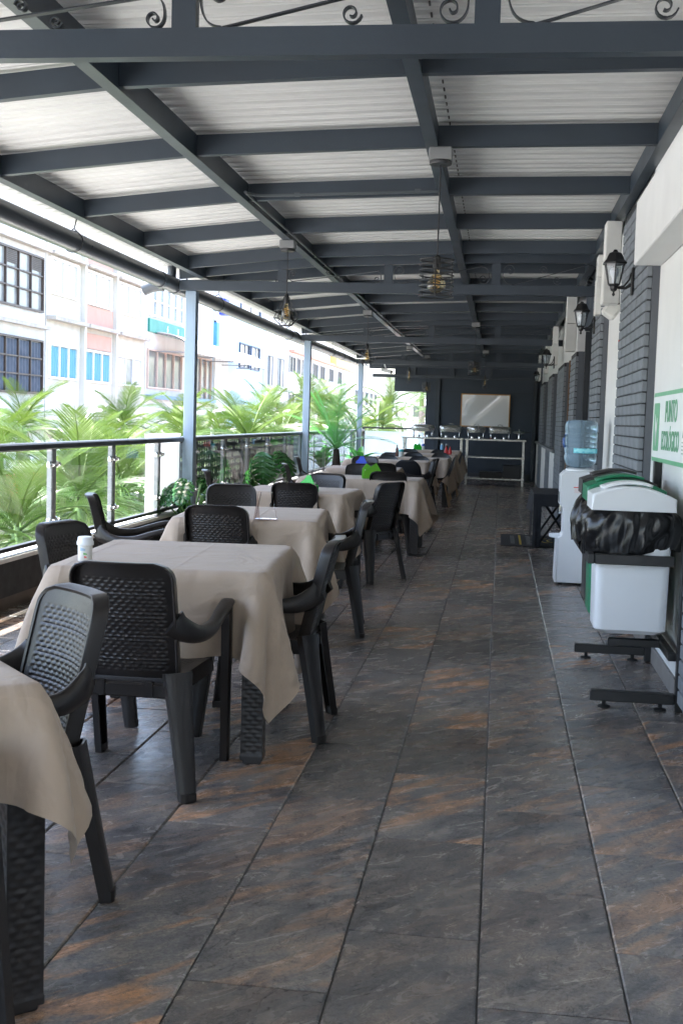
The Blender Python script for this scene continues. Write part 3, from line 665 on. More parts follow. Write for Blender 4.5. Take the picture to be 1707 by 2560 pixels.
def bin_(y0, y1, m, lidm, lab, marks=False):
    x0, x1 = .497, .868; zb_, zt = .345, .93
    t = thing('recycling_bin', lab, 'bin', ((x0+x1)/2, (y0+y1)/2, zb_), group='recycling bins in the stand')
    hx, hy = (x1-x0)/2, (y1-y0)/2; h = zt-zb_
    def rr(ax, ay, z, r=.045, n=5):
        out = []
        for cx, cy, a0 in ((ax-r, ay-r, 0), (-ax+r, ay-r, PI/2), (-ax+r, -ay+r, PI), (ax-r, -ay+r, 1.5*PI)):
            out += [(cx+r*math.cos(a0+k*PI/2/n), cy+r*math.sin(a0+k*PI/2/n), z) for k in range(n+1)]
        return out
    MB().loft([rr(hx*.95-.02, hy*.95-.02, 0), rr(hx*.95, hy*.95, .02), rr(hx*.98, hy*.98, h*.6), rr(hx*.985, hy*.985, h)]).build('body', m, t, smooth=40)
    b = MB(); lid = []
    ny, nx = 8, 24
    def L(u, v):
        x = -hx-.03+(2*hx+.04)*u; s = math.sin(PI*min(1, .10+u*.86)); z = h+.085+.07*s**.8
        return (x, -hy-.008+(2*hy+.016)*v, z)
    b.grid(L, nx, 4)
    o = len(b.v)
    rim = [L(i/nx, 0) for i in range(nx+1)]; rim2 = [L(i/nx, 1) for i in range(nx+1)]
    b.add(rim+[(p[0], p[1], h+.035) for p in rim], [(i, nx+1+i, nx+2+i, i+1) for i in range(nx)])
    b.add(rim2+[(p[0], p[1], h+.035) for p in rim2], [(i+1, nx+2+i, nx+1+i, i) for i in range(nx)])
    for e in (0, nx): b.add([rim[e], rim2[e], (rim2[e][0], rim2[e][1], h+.035), (rim[e][0], rim[e][1], h+.035)], [(0, 1, 2, 3)])
    b.add([(rim[0][0], rim[0][1], h+.035), (rim[nx][0], rim[nx][1], h+.035), (rim2[nx][0], rim2[nx][1], h+.035), (rim2[0][0], rim2[0][1], h+.035)], [(0, 1, 2, 3)])
    import bmesh
    lo = b.build('lid', lidm, t, smooth=50)
    bm = bmesh.new(); bm.from_mesh(lo.data); bmesh.ops.remove_doubles(bm, verts=bm.verts, dist=1e-4); bm.to_mesh(lo.data); bm.free(); lo.data.set_sharp_from_angle(angle=R(50))
    md = lo.modifiers.new('soft_edge', 'BEVEL'); md.width = .012; md.segments = 3; md.limit_method = 'ANGLE'
    b = MB(); b.grid(lambda u, v: (-hx*.85+hx*1.3*u, -hy*.55+hy*1.1*v, h+.094+.07*math.sin(PI*min(1, .10+(.07+.66*u)*.86))**.8), 12, 3)
    fl = b.build('lid_flap', lidm, t, smooth=True); md = fl.modifiers.new('thickness', 'SOLIDIFY'); md.thickness = .014; md.offset = 1
    if marks:
        mk = MB()
        for q in range(7): mk.box((-hx*.9-.002, -.02+.01*(q % 2), .18+q*.035), (-hx*.93-.004, .015+.012*((q*3) % 2), .20+q*.035))
        mk.build('side_marks', BLACK, t)
    return t, rr, hx, hy, h
def bag(t, hx, hy, h, seed, flare=.02):
    r = np.random.default_rng(seed); n, m_ = 130, 26
    ph = r.uniform(0, 6.28, 9); fr_ = r.integers(5, 26, 9); am = r.uniform(.002, .007, 9)
    rings = []
    for j in range(m_+1):
        v = j/m_; ring = []
        for i in range(n):
            a = 2*PI*i/n; c, s = math.cos(a), math.sin(a)
            ex = 4.0; q = (abs(c)**ex+abs(s)**ex)**(-1/ex)
            wv = sum(am[k]*math.sin(fr_[k]*a+ph[k]+v*3*math.sin(ph[k]*3)) for k in range(9))
            wv += .010*abs(math.sin(7*a+v*5+ph[0]))*math.sin(v*PI)
            bulge = -.010+.030*math.sin(PI*v**.7)+flare*v*(1+.5*math.sin(2*a+ph[1]))
            hem = .205*(1+.10*math.sin(2*a+ph[2])+.07*math.sin(5*a+ph[3])+.20*max(0, -c))
            wv *= min(1, v*5); z = h+.04-v*hem+.006*v*math.sin(9*a+14*v+ph[4])
            ring.append((c*q*(hx+.012+bulge)+c*wv, s*q*(hy+.008+bulge*.35)+s*wv*.6, z))
        rings.append(ring)
    BAG = mat('black_bin_bag', (.006, .006, .0065), .24, var=.2, scale=9, bump=.10, bscale=30, spec=.42)
    b = MB().loft(rings, cap=False)
    b.build('bin_bag', BAG, t, smooth=True)
t1, rr, hx, hy, h = bin_(5.945, 6.275, PLWHITE, PLWHITE, 'front white bin with white lid and black bag', True); bag(t1, hx, hy, h, 3)
t2, rr, hx, hy, h = bin_(6.315, 6.645, PLGREEN, PLGREEN, 'middle green bin with green lid', True); bag(t2, hx, hy, h, 8, .035)
t3, rr, hx, hy, h = bin_(6.685, 6.985, PLGREY, PLGREY, 'rear charcoal bin with dark lid'); bag(t3, hx, hy, h, 12, .055)
for q in (t2, t3): q.location.z += .02 if q is t2 else .035
# recycling point sign (on the stand posts, reads from the walkway)
sg = thing('sign', 'white sign with green border and leaf emblem reading PUNTO ECOLÓGICO', 'sign', (.885, 6.42, 1.385))
GRN = mat('sign_green', (.13, .42, .22), .4, var=.04); SW = mat('sign_white', (.80, .82, .82), .35, var=.02)
def rrect(a, b, r, n=5):
    out = []
    for cx, cy, a0 in ((a-r, b-r, 0), (-a+r, b-r, PI/2), (-a+r, -b+r, PI), (a-r, -b+r, 1.5*PI)):
        out += [(cx+r*math.cos(a0+k*PI/2/n), cy+r*math.sin(a0+k*PI/2/n)) for k in range(n+1)]
    return out
MB().prism(rrect(.66, .195, .03), 0, 0, .008).build('border', GRN, sg)
MB().prism(rrect(.635, .172, .025), 0, -.004, -.0005).build('face', SW, sg)
MB().prism([(y+.47, z) for y, z in rrect(.11, .135, .02)], 0, -.0065, -.0045).build('emblem', GRN, sg)
def leaf2d(cx, cz, l, w_, ang, n=10):
    pts = []
    for k in range(n+1): u = k/n; pts.append((u*l, w_*math.sin(PI*u)**.8))
    for k in range(n-1, 0, -1): u = k/n; pts.append((u*l, -w_*math.sin(PI*u)**.8*.5))
    ca, sa = math.cos(ang), math.sin(ang)
    return [(cx+p*ca-q*sa, cz+p*sa+q*ca) for p, q in pts]
MB().prism(leaf2d(.46, -.11, .19, .026, R(75)), 0, -.0085, -.007).build('leaf_mark', SW, sg)
MB().prism(leaf2d(.468, -.09, .15, -.024, R(108)), 0, -.0085, -.007).build('leaf_mark', SW, sg)
for txt, sz, zz, yy, sx in (('PUNTO', .16, .078, -.09, .80), ('ECOLÓGICO', .145, -.078, -.09, .76)):
    me = text_mesh(txt, sz, .001, sx); me.materials.append(mat('sign_letter_green', (.12, .36, .20), .4, var=.04))
    o = link('lettering', me, sg, (-.006, yy, zz)); o.rotation_euler = Matrix(((0, 0, -1), (-1, 0, 0), (0, 1, 0))).to_euler()
b = MB()
for q in range(4): b.box((-.007, -.59, -.13+q*.018), (-.0045, -.51, -.124+q*.018))
b.prism([(-.585, -.05), (-.515, -.05), (-.55, .0)], 0, -.007, -.0045); b.build('small_mark', mat('sign_small_grey', (.35, .45, .42), .5), sg)

# ================================================================ WATER DISPENSER
wd = thing('water_dispenser', 'white floor-standing water dispenser with front tray beside the bins', 'water dispenser', (.70, 10.42, 0))
b = MB()
side = [(-.165, .02), (.165, .02), (.165, .985), (-.13, .985), (-.165, .95), (-.165, .70), (-.160, .688), (-.132, .67), (-.130, .44), (-.142, .43), (-.142, .42), (-.165, .41)]
b.prism(side, 1, -.155, .155); o = b.build('cabinet', PLWHITE, wd, smooth=30); md = o.modifiers.new('edge', 'BEVEL'); md.width = .008; md.segments = 2; md.limit_method = 'ANGLE'
MB().prism([(-.186, .025), (-.168, .02), (-.168, .405), (-.18, .405)], 1, -.15, .15).build('lower_door', PLWHITE, wd)
part('control_panel', GREYBOX, wd, ((-.1675, -.10, .715), (-.1655, .10, .80)))
for y in (-.05, .05): MB().tube([(-.145, y, .676), (-.148, y, .63), (-.155, y, .61)], .012, 8).build('tap', CHROME, wd, smooth=40)
MB().lathe([(.075, .40), (.085, .405), (.085, .43), (.08, .43), (.075, .412)], (-.155, 0, 0), 20, cap=False).build('drip_tray', PLWHITE, wd, smooth=40)
b = MB(); 
for q in range(10): b.box((-.055, -.1575, .53+q*.018), (.04, -.1555, .535+q*.018))
b.build('vent_slot', mat('vent_shadow_grey', (.40, .42, .45), .5), wd)
part('warning_label', mat('label_red', (.75, .10, .08), .5), wd, ((-.055, -.1575, .845), (.02, -.1556, .853)))
b = MB(); 
for q in range(5): b.box((-.05+.004*(q % 2), -.1575, .835-q*.008), (.015-.006*(q % 3), -.1556, .8375-q*.008))
b.build('label_text', mat('label_pale_red', (.80, .52, .50), .5), wd)
for x in (-.13, .13):
    for y in (-.12, .12): MB().lathe([(.018, 0), (.018, .0195)], (x, y, 0), 10).build('foot', RUBBER, wd)
MB().lathe([(.125, .986), (.125, 1.0), (.10, 1.012)], n=24).build('bottle_seat', PLWHITE, wd, smooth=40)
wbm = bpy.data.materials.new('blue_water_bottle'); wbm.use_nodes = True; nn = wbm.node_tree.nodes; bb = nn['Principled BSDF']
bb.inputs['Base Color'].default_value = (.50, .70, .86, 1); bb.inputs['Roughness'].default_value = .08; bb.inputs['Transmission Weight'].default_value = .72; bb.inputs['IOR'].default_value = 1.2
wtm = wbm.copy(); wtm.name = 'bottled_water'
wt = thing('water_bottle', 'large blue plastic water bottle upside down on the dispenser', 'water bottle', (.70, 10.42, 1.0))
prof = [(.03, .0), (.05, .012), (.09, .022), (.125, .05), (.138, .085), (.139, .125), (.132, .130), (.132, .136), (.140, .142), (.140, .185), (.134, .192), (.139, .20), (.139, .225), (.133, .232), (.139, .24), (.139, .265), (.133, .272), (.139, .28), (.140, .315), (.133, .322), (.140, .33), (.140, .385), (.132, .408), (.110, .424), (.06, .43), (0, .431)]
MB().lathe(prof, n=40, cap=False).build('bottle_shell', wbm, wt, smooth=True)
hd = MB(); hd.tube([(-.137, -.06, .19), (-.150, -.06, .22), (-.150, -.06, .26), (-.137, -.06, .30)], .012, 8); hd.build('grip', mat('blue_grip', (.05, .12, .35), .2), wt, smooth=True)
lb = MB(); lb.grid(lambda u, v: (.1415*math.sin(-.5+1.9*u), -.1415*math.cos(-.5+1.9*u), .143+.042*v), 24, 2)
lb.build('label', mat('cyan_label', (.06, .48, .62), .35, col2=(.20, .72, .85), scale=30), wt, smooth=True)
lb = MB()
for k in range(9):
    u = -.38+k*.16; r_ = .011+.004*(k % 3)
    lb.add([(.1422*math.sin(u)+.0, -.1422*math.cos(u), .164)]+[(.1422*math.sin(u+r_/.14*math.cos(a)), -.1422*math.cos(u+r_/.14*math.cos(a)), .164+.006*(k % 2)+r_*math.sin(a)) for a in np.linspace(0, 2*PI, 11)[:-1]], [(0, 1+i, 1+(i+1) % 10) for i in range(10)])
lb.build('label_dots', mat('label_light_dots', (.35, .85, .95), .4), wt)

# ================================================================ SIDE TABLE, MAT
st = thing('side_table', 'small folding table under a black cloth beyond the dispenser', 'side table', (.66, 13.9, 0))
part('table_top', BLACK, st, ((-.24, -.65, .575), (.24, .62, .60)))
for y in (-.45, .5):
    for s in (-1, 1): MB().tube([(s*.21, y-.14, 0), (-s*.19, y+.10, .574)], .014, 8).build('folding_leg', BLACK, st)
BC = mat('black_cloth', (.014, .015, .019), .85, var=.15, scale=14, bump=.2, bscale=220)
cl = tag(part('black_tablecloth', BC, None, ((.405, 13.23, .6), (.915, 14.55, .606)), ((.402, 13.228, .47), (.917, 13.2335, .6055)), ((.402, 14.548, .0), (.408, 14.552, .6))), 'black cloth draped over the small side table', 'tablecloth')
b = MB()
b.grid(lambda u, v: (.404-.03*math.sin(v*PI)*abs(math.sin(3.5*u+.4))-.012*(1-v), 13.23+.38*u*(1-.3*(1-v)), .02+.584*v), 14, 12)
b.grid(lambda u, v: (.404-.004-.10*(1-v)*u*.5, 13.60+.95*u, .33+.275*v+.04*math.sin(3*u)*(1-v)), 14, 8)
b.grid(lambda u, v: (.402+.09*u, 13.229-.012*abs(math.sin(5*u))*(1-v), .02+.584*v), 8, 10)
b.build('cloth_drop', BC, cl, smooth=True)
mt = thing('doormat', 'black doormat with yellow print lying under the side table', 'doormat', (.42, 14.0, 0))
part('mat_pile', mat('black_mat_pile', (.022, .024, .026), .95, var=.3, scale=60, bump=.5, bscale=300), mt, ((-.36, -.68, .001), (.40, .68, .012)), bev=.004)
YM = mat('yellow_mat_print', (.50, .36, .04), .9, var=.15, scale=60); GM = mat('grey_mat_print', (.16, .17, .17), .9, var=.2, scale=60)
part('yellow_line', YM, mt, ((-.15, -.55, .0122), (-.125, .55, .0135)), ((.04, -.55, .0122), (.065, .55, .0135)))
b = MB()
for q in range(9): b.box((-.07+.012*(q % 2), -.5+q*.115, .0122), (.0-.01*(q % 3), -.43+q*.115, .0135))
for q in range(7): b.box((-.25, -.46+q*.14, .0122), (-.20, -.38+q*.14, .0135))
tag(b.build('grey_letter_blocks', GM, mt), kind='stuff')
b = MB(); b.tube([(.20+.10*math.cos(a), .18*math.sin(a)*1.4, .0128) for a in np.linspace(R(100), R(260), 14)], 1, 4, flat=(.014, .001)); b.tube([(.25+.07*math.cos(a), .12*math.sin(a)*1.4, .0128) for a in np.linspace(R(100), R(260), 14)], 1, 4, flat=(.012, .001))
b.build('yellow_arc', YM, mt)

# ================================================================ CHAIRS
def band(pts, ha, hb, n=10, ex=3.0, up=(0, 0, 1)):
    """swept rounded bar: ha = half width sideways, hb = half height at each point"""
    P = [Vector(p) for p in pts]; rings = []
    for i, p in enumerate(P):
        t = (P[min(i+1, len(P)-1)]-P[max(i-1, 0)]).normalized(); u = Vector(up)
        a = t.cross(u).normalized(); b = a.cross(t)
        ring = []
        for k in range(n):
            an = 2*PI*k/n+PI/n; c, s = math.cos(an), math.sin(an); q = (abs(c)**ex+abs(s)**ex)**(-1/ex)
            ring.append(tuple(p+a*ha[i]*c*q+b*hb[i]*s*q))
        rings.append(ring)
    return MB().loft(rings)
def lerps(vals, n): return list(np.interp(np.linspace(0, 1, n), np.linspace(0, 1, len(vals)), vals))
def weave(a, b, cols, rows):
    r = math.floor(b*rows); fa = (a*cols+.5*(r % 2)) % 1-.5; fb = (b*rows) % 1-.5
    return max(0, math.cos(PI*fa))**.95*max(0, math.cos(PI*fb))**.7
ZB0, ZB1, HW = .405, .85, .186
def back_y(x, z): return -.195-(z-.40)*.24+.030*(x/.186)**2
def back_hw(z):
    r = .06; h = HW-.012*((z-ZB0)/(ZB1-ZB0)-.5)**2
    if z > ZB1-r: h -= r-math.sqrt(max(0, r*r-(r-(ZB1-z))**2))
    if z < ZB0+.03: q = .03-(z-ZB0); h -= .03-math.sqrt(max(0, .03*.03-q*q))
    return h
def back_mesh():
    b = MB(); nu, nv = 66, 132
    vs = [0, .002, .006, .012]+list(np.linspace(.02, .98, nv-7))+[.988, .994, .998, 1]
    def P(u, v, off):
        z = ZB0+(ZB1-ZB0)*v; hw = back_hw(z); x = hw*(2*u-1)
        return x, z, hw
    nv = len(vs)-1
    for side in (0, 1):
        o = len(b.v)
        for v in vs:
            for i in range(nu+1):
                u = i/nu; x, z, hw = P(u, v, 0)
                inx = (abs(x) < .147) and (ZB0+.045 < z < ZB1-.055)
                # soft corner of the woven field
                h = 0
                if inx:
                    ax = (x+.147)/.294; bz = (z-ZB0-.045)/(ZB1-.055-ZB0-.045)
                    h = .0052*weave(ax, bz, 10, 24)-.003
                y = back_y(x, z)
                b.v.append((x, y+h if side == 0 else y-.011+(h if inx else 0), z))
        for j in range(nv):
            for i in range(nu):
                q = (o+j*(nu+1)+i, o+j*(nu+1)+i+1, o+(j+1)*(nu+1)+i+1, o+(j+1)*(nu+1)+i)
                b.f.append(q[::-1] if side == 0 else q)
    # outer rim: rounded flange that wraps backwards
    loop = []
    for t in np.linspace(0, 1, 34): loop.append((-back_hw(ZB0+.02+(ZB1-ZB0-.02)*t), ZB0+.02+(ZB1-ZB0-.02)*t))
    for t in np.linspace(-1, 1, 12)[1:-1]: loop.append((t*back_hw(ZB1), ZB1))
    for t in np.linspace(1, 0, 34): loop.append((back_hw(ZB0+.02+(ZB1-ZB0-.02)*t), ZB0+.02+(ZB1-ZB0-.02)*t))
    rings = []
    for i, (x, z) in enumerate(loop):
        y = back_y(x, z); tx = loop[min(i+1, len(loop)-1)][0]-loop[max(i-1, 0)][0]; tz = loop[min(i+1, len(loop)-1)][1]-loop[max(i-1, 0)][1]
        l = math.hypot(tx, tz) or 1; nx, nz = -tz/l, tx/l
        d = .042
        rings.append([(x-nx*.010, y+.002, z-nz*.010), (x, y+.005, z), (x+nx*.004, y+.001, z+nz*.004), (x+nx*.007, y-d, z+nz*.007), (x+nx*.003, y-d-.003, z+nz*.003), (x-nx*.003, y-d, z-nz*.003), (x-nx*.006, y-.012, z-nz*.006)])
    b.loft(rings)
    return b.mesh('backrest', CHAIR_M, smooth=50, fixn=False)
def cleg(p0, p1, w0, w1, d0, d1, outdir, name):
    P0, P1 = Vector(p0), Vector(p1); rings = []; od = Vector(outdir).normalized()
    t = (P1-P0).normalized(); wd = t.cross(od).normalized(); od = wd.cross(t).normalized()
    for k in range(7):
        q = k/6; w_ = w0+(w1-w0)*q**.8; d = d0+(d1-d0)*q; c = P0.lerp(P1, q); th = .007
        if k == 6: c = P1
        pf = [(-d, -w_), (d*.55, -w_), (d, -w_*.55), (d, w_*.55), (d*.55, w_), (-d, w_), (-d, w_-th), (d*.4, w_-th), (d-th, w_*.45), (d-th, -w_*.45), (d*.4, -w_+th), (-d, -w_+th)]
        rings.append([tuple(c+od*a+wd*b_) for a, b_ in pf])
    b = MB().loft(rings)
    e = rings[-1]; zmin = min(p[2] for p in e)
    b.v = [(x, y, z if z > .03 else max(z, .0)) for x, y, z in b.v]
    # solid foot
    c = P1; f = [tuple(c+od*a+wd*b_) for a, b_ in ((-d1, -w1), (d1*.55, -w1), (d1, -w1*.55), (d1, w1*.55), (d1*.55, w1), (-d1, w1))]
    b.loft([[(x, y, .004) for x, y, z in f], [(x-t.x*.05*0, y, .035) for x, y, z in f]])
    b.v = [(x, y, max(z, .0015)) for x, y, z in b.v]
    return b.mesh(name, CHAIR_M, smooth=35)
def make_chair():
    t = thing('armchair', 'x', 'chair', group='dark woven plastic armchairs')
    link('backrest', back_mesh(), t)
    b = MB(); nu, nv = 60, 60
    def seat(u, v):
        y = -.215+.445*v; hw = .185+.022*v; x = hw*(2*u-1); z = .425-.012*math.sin(PI*v)*(1-(2*u-1)**2)-.03*max(0, v-.9)/.1*max(0, v-.9)/.1
        if abs(x) < .155 and .08 < v < .86: z += .0035*weave((x+.155)/.31, (v-.08)/.78, 10, 22)-.002
        return (x, y, z)
    b.grid(seat, nu, nv); 
    edge = [(-.207, .232), (-.207, .0), (-.187, -.215), (.187, -.215), (.207, .0), (.207, .232)]
    rim = [(-.185-.022*v, -.215+.445*v) for v in np.linspace(1, 0, 10)]+[(x, -.215) for x in np.linspace(-.185, .185, 8)[1:-1]]+[(.185+.022*v, -.215+.445*v) for v in np.linspace(0, 1, 10)]+[(x, .23) for x in np.linspace(.207, -.207, 8)[1:-1]]
    zt = [.426 if y < .2 else .398 for x, y in rim]
    k = len(rim)
    b.add([(x, y, zt[i]) for i, (x, y) in enumerate(rim)]+[(x*1.02, y*1.02, zt[i]-.012) for i, (x, y) in enumerate(rim)]+[(x*1.02, y*1.02, .365) for i, (x, y) in enumerate(rim)]+[(x*.97, y*.97, .365) for x, y in rim],
          [(r_*k+i, r_*k+(i+1) % k, (r_+1)*k+(i+1) % k, (r_+1)*k+i) for r_ in range(3) for i in range(k)])
    link('seat', b.mesh('seat', CHAIR_M, smooth=50), t)
    b = MB(); b.box((-.17, -.235, .355), (.17, -.200, .41), .008)
    for x in (-.09, .09): b.box((x-.012, -.24, .36), (x+.012, -.201, .415))
    b.build('rear_stretcher', CHAIR_M, t)
    for s in (-1, 1):
        pts = smooth_path([(s*.180, -.255, .640), (s*.205, -.225, .612), (s*.243, -.14, .582), (s*.265, -.03, .590), (s*.272, .08, .628), (s*.274, .165, .650), (s*.272, .215, .650)])
        n = len(pts)
        ha = lerps([.010, .012, .018, .024, .027, .028, .024], n); hb = lerps([.052, .046, .034, .026, .020, .018, .012], n)
        if s < 0: pass
        band(pts, ha, hb).build('armrest', CHAIR_M, t, smooth=60)
        link('leg', cleg((s*.274, .180, .640), (s*.258, .258, .004), .046, .028, .020, .018, (s, .15, 0), 'front_leg'), t)
        link('leg', cleg((s*.188, -.215, .450), (s*.252, -.285, .004), .052, .029, .022, .020, (s*.55, -.8, 0), 'rear_leg'), t)
    return t
proto = make_chair(); used = [0]
def chair(x, y, deg, lab):
    if not used[0]:
        used[0] = 1; proto.location = (x, y, 0); proto.rotation_euler = (0, 0, R(deg)); proto['label'] = lab; return proto
    return dup(proto, (x, y, 0), R(deg), lab)
chair(-1.30, 4.27, 0, 'dark woven armchair with its back to the camera at the table with the white-lidded jar')
chair(-1.425, 3.09, 136, 'dark woven armchair at the cut-off left table with shiny woven front towards camera')
chair(-1.24, 2.0, -92, 'dark armchair cut by the left edge, only one armrest and leg showing')
chair(-1.00, 5.10, 92, 'dark armchair on the walkway side of the table with the white-lidded jar')
chair(-1.74, 5.22, -104, 'dark armchair on the railing side of the table with the white-lidded jar')
chair(-1.62, 6.98, 0, 'dark woven armchair, back to the camera, at the table with the clear napkin holder')
chair(-1.13, 7.50, 97, 'dark armchair on the walkway side of the table with the clear napkin holder')
chair(-2.26, 7.26, -74, 'dark armchair seen side-on between the railing and the table with the clear napkin holder')
chair(-1.92, 8.46, -163, 'armchair whose shiny woven front faces the camera behind the clear napkin holder')
chair(-1.62, 9.62, 0, 'dark woven armchair with its back to the camera beside the first lime green napkin holder')
chair(-1.15, 10.06, 61, 'dark armchair turned askew on the walkway, its back towards the camera')
chair(-1.69, 10.75, 163, 'armchair with glossy woven front facing the camera between the two lime green napkin holders')
chair(-1.11, 12.24, 0, 'tall-looking dark armchair back hiding the front of the second lime green table')
chair(-2.45, 10.95, -77, 'dark armchair seen side-on near the leafy plants by the first column')
chair(-2.08, 13.1, -79, 'dark armchair half hidden at the railing side behind the first lime green napkin holder')
chair(-2.37, 15.55, -80, 'dark armchair seen side-on in front of the second column')
chair(-1.62, 13.45, 175, 'armchair with woven front facing the camera just behind the second lime green napkin holder')
chair(-1.42, 14.55, 0, 'dark armchair back just below and right of the blue napkin holder')
chair(-1.92, 16.35, 173, 'armchair with woven front facing the camera behind the blue napkin holder')
chair(-1.18, 16.75, 84, 'dark armchair on the walkway side beside the black shell chair')

def make_shell():
    t = thing('shell_chair', 'x', 'chair', group='black shell chairs with wooden legs')
    prof = [(.22, .415), (.20, .432), (.12, .430), (.0, .418), (-.10, .415), (-.16, .435), (-.20, .49), (-.225, .58), (-.245, .68), (-.262, .77), (-.27, .82)]
    wd_ = [.19, .205, .218, .222, .218, .208, .205, .205, .195, .165, .09]
    curl = [.0, .012, .03, .045, .055, .06, .06, .05, .035, .02, .0]
    P = [Vector((0, a, b)) for a, b in prof]; b = MB(); nu = 16
    vs = []
    for i, p in enumerate(P):
        tdir = (P[min(i+1, len(P)-1)]-P[max(i-1, 0)]).normalized(); nrm = Vector((0, tdir.z, -tdir.y))
        if nrm.z < 0 and i < 5: nrm = -nrm
        if i >= 5 and nrm.y < 0: nrm = -nrm
        for k in range(nu+1):
            q = 2*k/nu-1; vs.append(tuple(p+Vector((wd_[i]*q, 0, 0))+nrm*curl[i]*abs(q)**2.4))
    b.add(vs, [(j*(nu+1)+i, j*(nu+1)+i+1, (j+1)*(nu+1)+i+1, (j+1)*(nu+1)+i) for j in range(len(P)-1) for i in range(nu)])
    o = b.build('shell', SHELL_M, t, smooth=True); md = o.modifiers.new('round', 'SUBSURF'); md.levels = 1; md.render_levels = 1
    md = o.modifiers.new('thickness', 'SOLIDIFY'); md.thickness = .008
    for sx in (-1, 1):
        for sy in (-1, 1): MB().tube([(sx*.12, sy*.11-.01, .405), (sx*.215, sy*.20-.01, .0)], [.016, .011], 8).build('leg', WOOD, t, smooth=40)
    b = MB()
    for sx in (-1, 1): b.tube([(sx*.145, .13, .30), (sx*.145, -.15, .30)], .004, 5); b.tube([(sx*.13, .11, .40), (sx*.165, -.17, .22)], .004, 5); b.tube([(sx*.165, .15, .22), (-sx*.165, .15, .38)], .004, 5)
    b.build('wire_brace', BLACK, t)
    return t
sp = make_shell(); sused = [0]
def shell(x, y, deg, lab):
    if not sused[0]:
        sused[0] = 1; sp.location = (x, y, 0); sp.rotation_euler = (0, 0, R(deg)); sp['label'] = lab; return sp
    return dup(sp, (x, y, 0), R(deg), lab)
shell(-1.29, 17.02, 0, 'black smooth shell chair with its whole back showing at the table before the sauce bottles')
shell(-1.75, 18.42, 180, 'left black shell chair top showing above the cloth in front of the sauce bottles')
shell(-1.25, 18.42, 180, 'right black shell chair top showing above the cloth in front of the sauce bottles')
shell(-.98, 19.25, 90, 'shell chair with pale wooden legs under the cloth on the walkway side')
shell(-1.88, 20.15, 180, 'black shell chair top left of the brown sauce bottle')
shell(-1.52, 20.9, 180, 'black shell chair top right of the teal-lidded jar')
shell(-1.03, 20.9, 180, 'black shell chair top below the red holder')
shell(-.95, 22.1, 90, 'shell chair with wooden legs beside the table with the red holder')
shell(-1.75, 23.1, 180, 'black shell chair top at the left behind the table with the red holder')
shell(-1.18, 23.1, 180, 'black shell chair top left of the red holder')

# ================================================================ TABLES AND CLOTHS
LEGM = mat('dark_rattan_plastic', (.020, .017, .0165), .42, var=.15, scale=20, spec=.5)
def leg_mesh():
    b = MB(); hw = .044; H = .72; nu, nv = 20, 150
    for f in range(4):
        c, s = [(1, 0), (0, 1), (-1, 0), (0, -1)][f]
        def P(u, v):
            z = .018+(H-.018)*v; q = 2*u-1; e = .0
            h = .0028*weave(u*.86+.07, v, 2.6, 40) if abs(q) < .86 else .001
            if z < .04: h = .004
            d = hw+h-.0015; x = q*(hw)
            return (c*d-s*x, s*d+c*x, z)
        b.grid(P, nu, nv)
    b.box((-.036, -.036, 0), (.036, .036, .0185), .004)
    return b.mesh('leg', LEGM, smooth=40)
LEG = leg_mesh()
CLOTH = None
def cloth_material():
    m = mat('taupe_tablecloth', (.40, .312, .238), .85, var=.05, scale=5, bump=.12, bscale=420)
    n = m.node_tree; L = n.links; b = n.nodes['Principled BSDF']
    b.inputs['Sheen Weight'].default_value = .15
    tc = n.nodes.new('ShaderNodeTexCoord'); bp0 = b.inputs['Normal'].links[0].from_node
    big = n.nodes.new('ShaderNodeTexNoise'); big.inputs['Scale'].default_value = 4.2; big.inputs['Detail'].default_value = 3; big.inputs['Distortion'].default_value = 1.2
    L.new(tc.outputs['Object'], big.inputs['Vector'])
    bp = n.nodes.new('ShaderNodeBump'); bp.inputs['Strength'].default_value = .38; bp.inputs['Distance'].default_value = .05
    L.new(big.outputs['Fac'], bp.inputs['Height'])
    sx = n.nodes.new('ShaderNodeSeparateXYZ'); L.new(tc.outputs['Object'], sx.inputs[0]); prev = None
    for ax, at_ in (('X', .06), ('Y', -.05), ('X', -.38), ('X', .50), ('Y', .36), ('Y', -.47)):
        s1 = n.nodes.new('ShaderNodeMath'); s1.operation = 'ADD'; s1.inputs[1].default_value = -at_; L.new(sx.outputs[ax], s1.inputs[0])
        s2 = n.nodes.new('ShaderNodeMath'); s2.operation = 'ABSOLUTE'; L.new(s1.outputs[0], s2.inputs[0])
        s3 = n.nodes.new('ShaderNodeMapRange'); s3.inputs['From Max'].default_value = .014; s3.inputs['To Min'].default_value = 1; s3.inputs['To Max'].default_value = 0; L.new(s2.outputs[0], s3.inputs[0])
        if prev:
            s4 = n.nodes.new('ShaderNodeMath'); s4.operation = 'MAXIMUM'; L.new(prev, s4.inputs[0]); L.new(s3.outputs[0], s4.inputs[1]); prev = s4.outputs[0]
        else: prev = s3.outputs[0]
    b2 = n.nodes.new('ShaderNodeBump'); b2.inputs['Strength'].default_value = .5; b2.inputs['Distance'].default_value = .005
    L.new(prev, b2.inputs['Height']); L.new(bp.outputs[0], b2.inputs['Normal']); L.new(b2.outputs[0], bp0.inputs['Normal'])
    return m
CLOTH = cloth_material()
TH = .765
